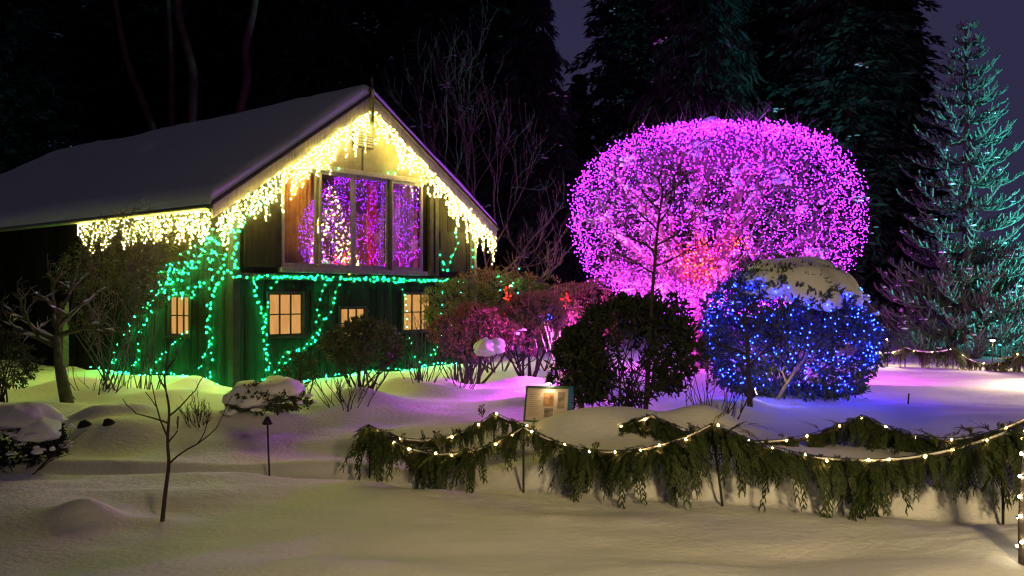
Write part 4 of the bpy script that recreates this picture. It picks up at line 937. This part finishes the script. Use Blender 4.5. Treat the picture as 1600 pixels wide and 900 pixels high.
# ------------------------------------------------------------------ garlands on posts
def frond_template(seed, n=13):
    rg = np.random.default_rng(seed); Vs, Fs = [], []
    def pt(s): return np.array([.10 * math.sin(s * 2 + seed) * s, .34 * math.sin(min(1, s * 1.1) * math.pi / 2), .10 * math.sin(s * 3.1) - s ** 1.4 * .95])
    def leafq(p, d, l, w):
        d = d / np.linalg.norm(d); u = np.cross(d, np.array([0, 1., .2])); u /= max(1e-6, np.linalg.norm(u)); k = len(Vs)
        Vs.extend([p, p + d * l * .5 + u * w, p + d * l, p + d * l * .5 - u * w]); Fs.append((k, k + 1, k + 2, k + 3))
    for k in range(n):
        s = .05 + .9 * k / n; p = pt(s); t = pt(s + .03) - p; t /= np.linalg.norm(t)
        leafq(p, t, 1.3 / n, .018)
        for sd in (-1, 1):
            l = (.34 * (1 - .55 * s)) * rg.uniform(.7, 1.2); d = t * .85 + np.array([sd * .42, rg.normal() * .18, -.35]); leafq(p, d, l, .013)
            d2 = d + np.array([sd * .4, .1, 0]); leafq(p + d / np.linalg.norm(d) * l * .4, d2, l * .5, .010); leafq(p + d / np.linalg.norm(d) * l * .6, d - np.array([sd * .3, -.1, .2]), l * .5, .009)
    return np.array(Vs), np.array(Fs)
FT = [frond_template(s) for s in range(6)]
def frond_mesh(name, P_, S_, rot, tilt, rgf):
    Vs, Fs, off = [], [], 0
    kind = rgf.integers(0, len(FT), len(P_))
    for k in range(len(FT)):
        id_ = np.where(kind == k)[0]
        if not len(id_): continue
        tv, tf = FT[k]; v = tv[None] * S_[id_, None, None]
        ct, st = np.cos(tilt[id_])[:, None], np.sin(tilt[id_])[:, None]
        y = v[..., 1] * ct - v[..., 2] * st; z = v[..., 1] * st + v[..., 2] * ct; x = v[..., 0]
        c, s = np.cos(rot[id_])[:, None], np.sin(rot[id_])[:, None]
        w = np.stack([x * c - y * s, x * s + y * c, z], -1) + P_[id_, None, :]
        Vs.append(w.reshape(-1, 3)); Fs.append((tf[None] + (np.arange(len(id_)) * len(tv))[:, None, None]).reshape(-1, 4) + off); off += len(id_) * len(tv)
    return np_mesh(name, np.concatenate(Vs), [np.concatenate(Fs)])
def sag_curve(tops, sags, n=40):
    out = []
    for k in range(len(tops) - 1):
        a, b = tops[k], tops[k + 1]; t = np.linspace(0, 1, n, endpoint=(k == len(tops) - 2))[:, None]; c = a + (b - a) * t
        c[:, 2:] -= 4 * sags[k] * t * (1 - t) * (1 + .0 * t); out.append(c)
    return np.concatenate(out)
ico_me = None
def ico_bulb():
    global ico_me
    if ico_me is None:
        import bmesh
        bm = bmesh.new(); bmesh.ops.create_icosphere(bm, subdivisions=2, radius=.0088)
        for v in bm.verts: v.co.z *= 1.5
        ico_me = bpy.data.meshes.new('bulb'); bm.to_mesh(ico_me); bm.free(); ico_me.materials.append(M['e_garland'])
    return ico_me
def garland(curve, label, light_label, dens, smin, smax, seed, bulb_step, bulb_scale=1.0, snow_amt=1.0, behind=False):
    rgf = np.random.default_rng(seed); seg = np.linalg.norm(np.diff(curve, axis=0), axis=1); s = np.concatenate([[0], np.cumsum(seg)]); L = s[-1]
    base = curve.mean(0).copy(); base[2] = 0; e = empty('evergreen_garland', base, 0, label, 'garland', 'evergreen garlands along the path')
    at = lambda q: np.stack([np.interp(q, s, curve[:, k]) for k in range(3)], -1)
    nb = int(L / .10); n = int(L * dens); bi = rgf.integers(0, nb, n); bq = (np.arange(nb) + rgf.uniform(-.3, .3, nb)) * .10
    b_size = (.30 + 1.0 * rgf.random(nb) ** 1.3) * (.6 + .9 * (vnoise(bq * 1.4 + seed, bq * 0) + .5)); b_slant = rgf.normal(size=nb) * .28; b_rot = np.where(rgf.random(nb) < .75, np.pi, 0) + rgf.normal(size=nb) * .5
    q = np.clip(bq[bi] + rgf.normal(size=n) * .035, 0, L); p = at(q) - base + rgf.normal(size=(n, 3)) * np.array([.015, .03, .02])
    size = np.clip(rgf.uniform(smin, smax, n) * b_size[bi], .08, .62)
    n2 = int(n * .75); q2 = rgf.uniform(0, L, n2); bi = np.concatenate([bi, np.minimum((q2 / .10).astype(int), nb - 1)]); p = np.concatenate([p, at(q2) - base + rgf.normal(size=(n2, 3)) * np.array([.02, .03, .015])])
    size = np.concatenate([size, rgf.uniform(.13, .30, n2) * (.6 + .8 * (vnoise(q2 * 2.3 + seed, q2 * 0 + 7) + .5))]); n = n + n2
    rot = b_rot[bi] + rgf.normal(size=n) * .75
    tilt = rgf.normal(size=n) * .30 + np.where(rgf.random(n) < .015, 1.3, 0.) + np.abs(b_slant[bi])
    link('fronds', frond_mesh('fronds', p, size, rot, tilt, rgf), M['cedar'], e, 'stuff')
    qq = np.arange(0, L, .03); rope = at(qq) - base; tubes('rope', [(rope + [0, 0, -.01], .018)], M['bark_dark'], e, 5)
    if snow_amt:
        am = np.clip((vnoise(qq * 1.1 + seed * 3, qq * 0 + 3) + .12) * 2.6, 0, 1) * snow_amt
        polys = []; run = []
        for k in range(len(qq)):
            if am[k] > .12: run.append(k)
            if (am[k] <= .12 or k == len(qq) - 1) and len(run) > 4:
                pp_ = rope[run].copy(); w_ = am[run] * (.015 + .012 * (vnoise(qq[run] * 7, qq[run] * 0) + .5)); w_[0] = w_[-1] = .003; pp_[:, 2] += .012 + w_ * .25; polys.append((pp_, w_)); run = []
            elif am[k] <= .12: run = []
        if polys: tubes('snow', polys, M['snow_lump'], e, 8, 'stuff')
    ls = empty('warm_light_string', base, 0, light_label, 'string lights', 'warm light strings on the garlands')
    tubes('wire', [(rope + [0, -.02, .035], .004)], M['wire'], ls, 4)
    qb = np.arange(bulb_step * .4, L, bulb_step); qb = qb + rgf.uniform(-.25, .25, len(qb)) * bulb_step
    for c in at(np.clip(qb, 0, L)) - base:
        o = bpy.data.objects.new('bulb', ico_bulb()); COL.objects.link(o); o.parent = ls; o.location = c + [rgf.normal() * .01, -.05 + rgf.normal() * .012, .022 + rgf.normal() * .012]
        o.rotation_euler = (rgf.uniform(-1, 1), rgf.uniform(-1, 1), 0); o.scale = (bulb_scale,) * 3
    return e
def post(top, r, label, lean=(0, 0)):
    g = gz(top[0] + lean[0], top[1] + lean[1]); e = empty('garland_post', (top[0] + lean[0], top[1] + lean[1], g), 0, label, 'post', 'black posts carrying the garlands')
    t = np.array([-lean[0], -lean[1], top[2] - g]); tubes('rod', [(np.array([[0, 0, -.15], t * .5, t + [0, 0, .02]]), [r, r, r])], M['metal'], e, 8)
    lathe('cap', [(.0, .05), (r * 1.5, .04), (r * 1.7, .0), (r, -.02)], M['metal'], e, 10, tuple(t))
ft = [P(577, 668, 10.56), P(818, 670, 9.58), P(1112, 666, 8.94), P(1570, 678, 8.30), P(1830, 640, 7.9)]
garland(sag_curve(ft, [.30, .26, .30, .22]), 'long front cedar garland swagged along the snow bank', 'warm white bulbs along the front garland', 125, .16, .52, 201, .27, 1.0, .7)
post(ft[0] + [0, .03, -.02], .011, 'post at the left end of the front garland'); post(ft[1] + [0, .03, -.02], .011, 'second post from the left under the front garland')
post(ft[2] + [0, .03, -.02], .012, 'leaning post under the middle of the front garland', (.13, 0)); post(ft[3] + [0, .03, -.02], .013, 'front garland post nearest the right edge')
bt = [P(577, 668, 10.62), P(772, 648, 11.2), P(1018, 652, 10.9), P(1347, 652, 10.5), P(1610, 652, 10.2)]
garland(sag_curve(bt, [.24, .22, .30, .26]), 'rear cedar garland behind the front one', 'warm white bulbs along the rear garland', 115, .14, .42, 202, .31, 1.0, .7)
post(bt[1] + [0, .03, -.02], .011, 'rear garland post left of the info board'); post(bt[2] + [0, .03, -.02], .011, 'rear garland post by the snow mound'); post(bt[3] + [0, .03, -.02], .012, 'rear garland post below the blue-lit bush')
fr_ = [P(1360, 548, 22.5), P(1415, 544, 22), P(1490, 545, 21.5), P(1592, 553, 20.5), P(1680, 555, 20)]
garland(sag_curve(fr_, [.10, .10, .30, .2]), 'far cedar garland at the right below the teal-lit fir', 'small warm bulbs along the far right garland', 75, .25, .55, 203, .40, 1.0, .8)
post(fr_[1] + [0, .03, -.02], .015, 'far garland post right of the blue-lit bush'); post(fr_[2] + [0, .03, -.02], .015, 'far garland post in the middle of the far garland'); post(fr_[3] + [0, .03, -.02], .015, 'far garland post at the right edge')

# ------------------------------------------------------------------ lamps, sign, stakes
def path_lamp(px, py_head, d, label, energy, lit=True):
    top = P(px, py_head, d); g = gz(top[0], d); h = top[2] - g
    e = empty('path_lamp', (top[0], d, g), 0, label, 'lamp', 'mushroom path lamps')
    tubes('stem', [(np.array([[0, 0, -.2], [0, 0, h * .5], [0, 0, h - .02]]), [.012] * 3)], M['metal'], e, 8)
    lathe('hood', [(.0, .055), (.06, .045), (.16, .0), (.17, -.012), (.155, -.008), (.05, .03), (0, .035)], M['metal'], e, 20, (0, 0, h))
    if lit:
        lathe('lens', [(.0, -.05), (.045, -.045), (.05, -.01), (.04, .02), (0, .028)], M['e_lamp'], e, 14, (0, 0, h))
        l = bpy.data.lights.new('path_lamp_light', 'POINT'); l.energy = energy; l.color = (1, .74, .4); l.shadow_soft_size = .05
        lo = bpy.data.objects.new('lamp_light', l); COL.objects.link(lo); lo.parent = e; lo.location = (0, 0, h - .09)
path_lamp(1387, 528, 22.3, 'lit path lamp right of the blue-lit bush', 18)
path_lamp(1551, 530, 21.2, 'lit path lamp in front of the far right garland', 30)
path_lamp(1672, 560, 17.0, 'lit path lamp just beyond the right edge', 230)
pl = P(418, 660, 10.6); e = empty('path_lamp', (pl[0], 10.6, gz(pl[0], 10.6)), 0, 'unlit black path lamp on a thin stake before the boxwood', 'lamp', 'mushroom path lamps'); hh = pl[2] - e.location.z
tubes('stem', [(np.array([[.03, 0, -.2], [.01, 0, hh * .5], [0, 0, hh]]), [.011] * 3)], M['metal'], e, 8)
lathe('hood', [(0, .07), (.02, .065), (.034, .04), (.055, .0), (.062, -.02), (.04, -.025), (0, -.015)], M['metal'], e, 16, (0, 0, hh))
st = P(1419, 598, 14.5); e = boxes('marker_stake', [(-.012, .012, -.006, .006, -.2, .17)], M['metal'], None, bevel=.003); e.location = (st[0], 14.5, gz(st[0], 14.5)); e.rotation_euler = (0, R(4), 0)
tag(e, 'short black marker stake on the open snow right of the blue-lit bush', 'stake')
# info board
M['poster'] = mat('poster_paper', (.46, .38, .30), (.54, .45, .36), scale=2, rough=.5)
M['green_paint'] = mat('green_paint', (.03, .08, .04), (.05, .11, .06), scale=8, rough=.5)
M['photo_a'] = mat('printed_photo_warm', (.10, .05, .03), (.55, .30, .14), scale=14, rough=.4)
M['photo_b'] = mat('printed_photo_grey', (.05, .045, .045), (.38, .30, .24), scale=11, rough=.4)
M['blue_paint'] = mat('blue_paint', (.02, .10, .22), (.03, .14, .28), scale=8, rough=.5)
SD = 12.0; sp = P(853, 658, SD); sg = gz(sp[0], SD)
sign = empty('info_board', (sp[0], SD, sp[2]), R(-12), 'slanted information board with small photographs lit by its own lamp', 'sign')
tl_ = R(-24); W2, H2 = .27, .44
def spart(name, bl, m, parent=sign, bevel=0):
    o = boxes(name, bl, m, parent, bevel=bevel)
    if parent is sign: o.rotation_euler = (tl_, 0, 0)
    return o
panel = spart('panel', [(-W2, W2, -.012, .012, 0, H2)], M['poster'])
spart('frame', [(-W2 - .025, W2 + .025, -.022, .02, -.03, -.001), (-W2 - .025, W2 + .025, -.022, .02, H2 + .001, H2 + .03), (-W2 - .025, -W2 - .001, -.022, .02, -.001, H2 + .001)], M['green_paint'])
spart('side_edge', [(W2 + .001, W2 + .06, -.022, .03, -.03, H2 + .03)], M['blue_paint'])
spart('photo_print', [(-.05, .085, -.016, -.0125, .20, .38)], M['photo_a']); spart('photo_print', [(.135, .225, -.016, -.0125, .17, .39)], M['photo_b']); spart('photo_print', [(-.03, .085, -.016, -.0125, .05, .17)], M['photo_b'])
M['ink'] = mat('faded_ink', (.38, .31, .25), rough=.6)
for k in range(11): spart('text_line', [(-.235, -.09 - .02 * (k % 3), -.0145, -.0125, .35 - k * .028, .353 - k * .028 + .006)], M['ink'])
for k in range(5): spart('text_line', [(.11, .235 - .02 * (k % 2), -.0145, -.0125, .14 - k * .024, .146 - k * .024)], M['ink'])
for x in (-.2, .2): boxes('leg', [(x - .02, x + .02, .04, .075, sg - sp[2] - .2, .12)], M['metal'], sign)
lamp_y = math.sin(-tl_) * (H2 + .04); lamp_z = math.cos(tl_) * (H2 + .04)
lathe('lamp_shade', [(.012, .10), (.03, .085), (.062, .0), (.066, -.004), (.055, .004), (.02, .07)], M['metal'], sign, 18, (.02, lamp_y - .07, lamp_z + .05))
lathe('lamp_bulb', [(0, -.02), (.03, -.012), (.035, .01), (.015, .04), (0, .05)], M['e_lamp'], sign, 12, (.02, lamp_y - .07, lamp_z + .05))
tubes('lamp_arm', [(np.array([[.02, lamp_y + .01, lamp_z - .05], [.02, lamp_y + .04, lamp_z + .08], [.02, lamp_y - .02, lamp_z + .16], [.02, lamp_y - .07, lamp_z + .14]]), [.008] * 4)], M['metal'], sign, 6)
l = bpy.data.lights.new('sign_lamp_light', 'SPOT'); l.energy = 1.3; l.color = (1, .72, .38); l.spot_size = R(140); l.spot_blend = .6; l.shadow_soft_size = .03
lo = bpy.data.objects.new('lamp_light', l); COL.objects.link(lo); lo.parent = sign; lo.location = (.02, lamp_y - .09, lamp_z + .02); lo.rotation_euler = (R(-18), 0, 0)

# floodlights standing in the garden
def flood(loc, target, energy, color, label, size=95, blend=.7, high=.28):
    loc = np.array(loc, float); loc[2] = gz(loc[0], loc[1]) + high
    e = empty('floodlight', loc, 0, label, 'floodlight', 'garden floodlights')
    dv = Vector(target) - Vector(loc); rot = dv.to_track_quat('-Z', 'Y').to_euler()
    h = boxes('housing', [(-.10, .10, -.07, .07, .005, .09)], M['metal'], e, bevel=.012); h.rotation_euler = rot
    lens = boxes('lens', [(-.085, .085, -.055, .055, -.001, .004)], emit('flood_lens', color, 20), e); lens.rotation_euler = rot
    tubes('stake', [(np.array([[0, 0, -.2 - high], [0, 0, -.02]]), [.015, .015])], M['metal'], e, 6)
    l = bpy.data.lights.new('floodlight_light', 'SPOT'); l.energy = energy; l.color = color; l.spot_size = R(size); l.spot_blend = blend; l.shadow_soft_size = .08
    lo = bpy.data.objects.new('flood_light', l); COL.objects.link(lo); lo.parent = e; lo.rotation_euler = rot; lo.location = Vector(loc + 0) * 0 + dv.normalized() * .02
flood((X_at(880, 20.5), 20.5, 0), (X_at(1060, 22), 22, 3.0), 1500, (1.0, .05, .85), 'magenta floodlight hidden behind the pink shrub', 120)
flood((X_at(893, 16.6), 16.6, 0), (X_at(740, 14.5), 15.2, .1), 1500, (.80, .07, 1.0), 'added violet floodlight hidden behind the left side of the dark rhododendron', 165, .6, 1.0)  # added to strengthen the violet tree's purple spill on the snow
flood((X_at(1322, 18.5), 18.5, 0), (X_at(1440, 20), 19.3, .2), 110, (1.0, .07, .9), 'magenta floodlight hidden behind the blue-lit bush', 120, .8, .8)
flood((X_at(1175, 13.95), 13.95, 0), (X_at(1246, 14.3), 14.3, 1.0), 9, (1.0, .75, .25), 'small warm spotlight at the foot of the blue-lit bush', 60, .7, .12)
flood((17.7, 21.9, 0), (fx + .2, FD, 3.9), 7000, (.10, .78, .86), 'teal floodlight standing right of the fir, outside the picture', 76)

# red and blue bits among the far shrubs
def small_string(px, py, d, n, sx, sz, m, label, r=.02):
    rgf = np.random.default_rng(int(px)); c = P(px, py, d); e = empty('coloured_light_string', c, 0, label, 'string lights')
    q = rgf.normal(size=(n, 3)) * np.array([sx, .06, sz]); q = q[np.argsort(q[:, 2])]; tubes('wire', [(q, .004)], M['wire'], e, 3); bulb_cloud('bulbs', q, r, m, e, rgf)
small_string(794, 464, 19.6, 16, .05, .10, M['e_red'], 'cluster of red lights above the russet shrubs', .010)
small_string(822, 466, 19.8, 5, .05, .05, M['e_red'], 'two or three red lights right of the red cluster', .009)
small_string(883, 468, 18.8, 9, .07, .06, M['e_red'], 'red lights at the left foot of the violet dome', .010)
small_string(797, 446, 20.5, 9, .18, .14, M['e_green'], 'few green lights in the twigs above the red cluster', .008)
small_string(850, 492, 20.2, 9, .14, .05, M['e_blue'], 'few dim blue lights on the dull green shrub', .007)

# light-wrapped trunk at the right edge
wd = 6.9; wx = X_at(1609, wd); wt = empty('wrapped_tree', (wx, wd, gz(wx, wd)), 0, 'tree trunk wrapped in warm white bulbs at the right edge', 'tree')
cur = np.array([[0, 0, -.2], [-.01, 0, .3], [.0, 0, .6], [.03, .0, .95], [.25, .05, 1.3], [.6, .1, 1.8], [.9, .1, 2.5], [1.2, .2, 3.2]])
tubes('trunk', [(cur, np.linspace(.075, .04, len(cur)))], M['bark'], wt, 12)
rdw = random.Random(4); polys = []; 
for k in range(5): grow(rdw, cur[4 + k % 4], (rdw.uniform(.2, 1), rdw.uniform(-.5, .5), .8), .9, .03, 2, polys, (2, 3), .5, .3)
tubes('branches', polys, M['bark'], wt, 5, 'stuff')
ws = empty('warm_light_string', (wx, wd, gz(wx, wd)), 0, 'warm white bulbs spiralling round the trunk at the right edge', 'string lights')
k_ = np.linspace(0, 7, 120); cp = np.stack([np.interp(k_, np.arange(8), cur[:, j]) for j in range(3)], -1); aa = k_ * 13; rr_ = np.interp(k_, [0, 7], [.09, .055])
hel = cp + np.stack([rr_ * np.cos(aa), rr_ * np.sin(aa), 0 * aa], -1); tubes('wire', [(hel, .004)], M['wire'], ws, 4)
import bmesh as _bm
bmw = _bm.new(); _bm.ops.create_icosphere(bmw, subdivisions=2, radius=.012); mw = bpy.data.meshes.new('bulb'); bmw.to_mesh(mw); bmw.free(); mw.materials.append(M['e_white'])
for p in hel[5:][::2]:
    o = bpy.data.objects.new('bulb', mw); COL.objects.link(o); o.parent = ws; o.location = p
# garden lamp post behind the camera on the right that lights the foreground
lp = empty('lamp_post', (2.6, -1.4, gz(2.6, -1.4)), 0, 'garden lamp post beside the path behind the viewpoint', 'lamp post')
lathe('pole', [(.09, -.2), (.09, .1), (.05, .16), (.04, 3.6), (.06, 3.65), (0, 3.66)], M['metal'], lp)
lathe('lantern', [(.0, 3.68), (.10, 3.70), (.16, 3.95), (.10, 4.1), (0, 4.12)], emit('lantern_glass', (1, .72, .34), 12), lp)
lathe('lantern_roof', [(.20, 4.13), (.05, 4.28), (0, 4.30)], M['metal'], lp)
l = bpy.data.lights.new('lamp_post_light', 'SPOT'); l.energy = 1480; l.color = (1, .73, .33); l.shadow_soft_size = .45; l.spot_size = R(94); l.spot_blend = 1.0
lo = bpy.data.objects.new('lantern_light', l); COL.objects.link(lo); lo.parent = lp; lo.location = (0, 0, 3.62)
lo.rotation_euler = (Vector((3.4, 5.8, 0)) - Vector((2.6, -1.4, 3.6))).to_track_quat('-Z', 'Y').to_euler()
# dark stub poking out of the foreground mound
sb = P(146, 802, 8.45); st_ = lathe('tree_stub', [(.035, -.15), (.033, .02), (.028, .05), (.0, .045)], M['bark_dark'], None, 10); st_.location = (sb[0], 8.45, sb[2] - .02); st_.rotation_euler = (R(35), R(20), 0)
tag(st_, 'dark stub poking from the small snow mound in the foreground', 'stub')

# dark lumps standing in for the shaded openings in the left snow bank
M['shade_lump'] = mat('opening_shade', (.012, .011, .010), (.03, .028, .025), scale=9, bump=.5)
for px, py, sz, lab in ((133, 683, .10, 'dark lump standing in for a shaded opening in the left snow bank'), (169, 674, .09, 'smaller dark lump for a shaded opening further right in the left bank'), (117, 675, .05, 'tiny dark lump for a shaded opening further left in the left bank')):
    p = P(px, py, 12.3); p[2] = gz(p[0], p[1]); so = snow_lumps('shade_lump', [(np.zeros(3), sz, sz * .8, sz * 1.1, px * .1)], None, 14, None, M['shade_lump']); so.location = p + np.array([0, 0, -.05]); tag(so, lab, 'shade_lump')
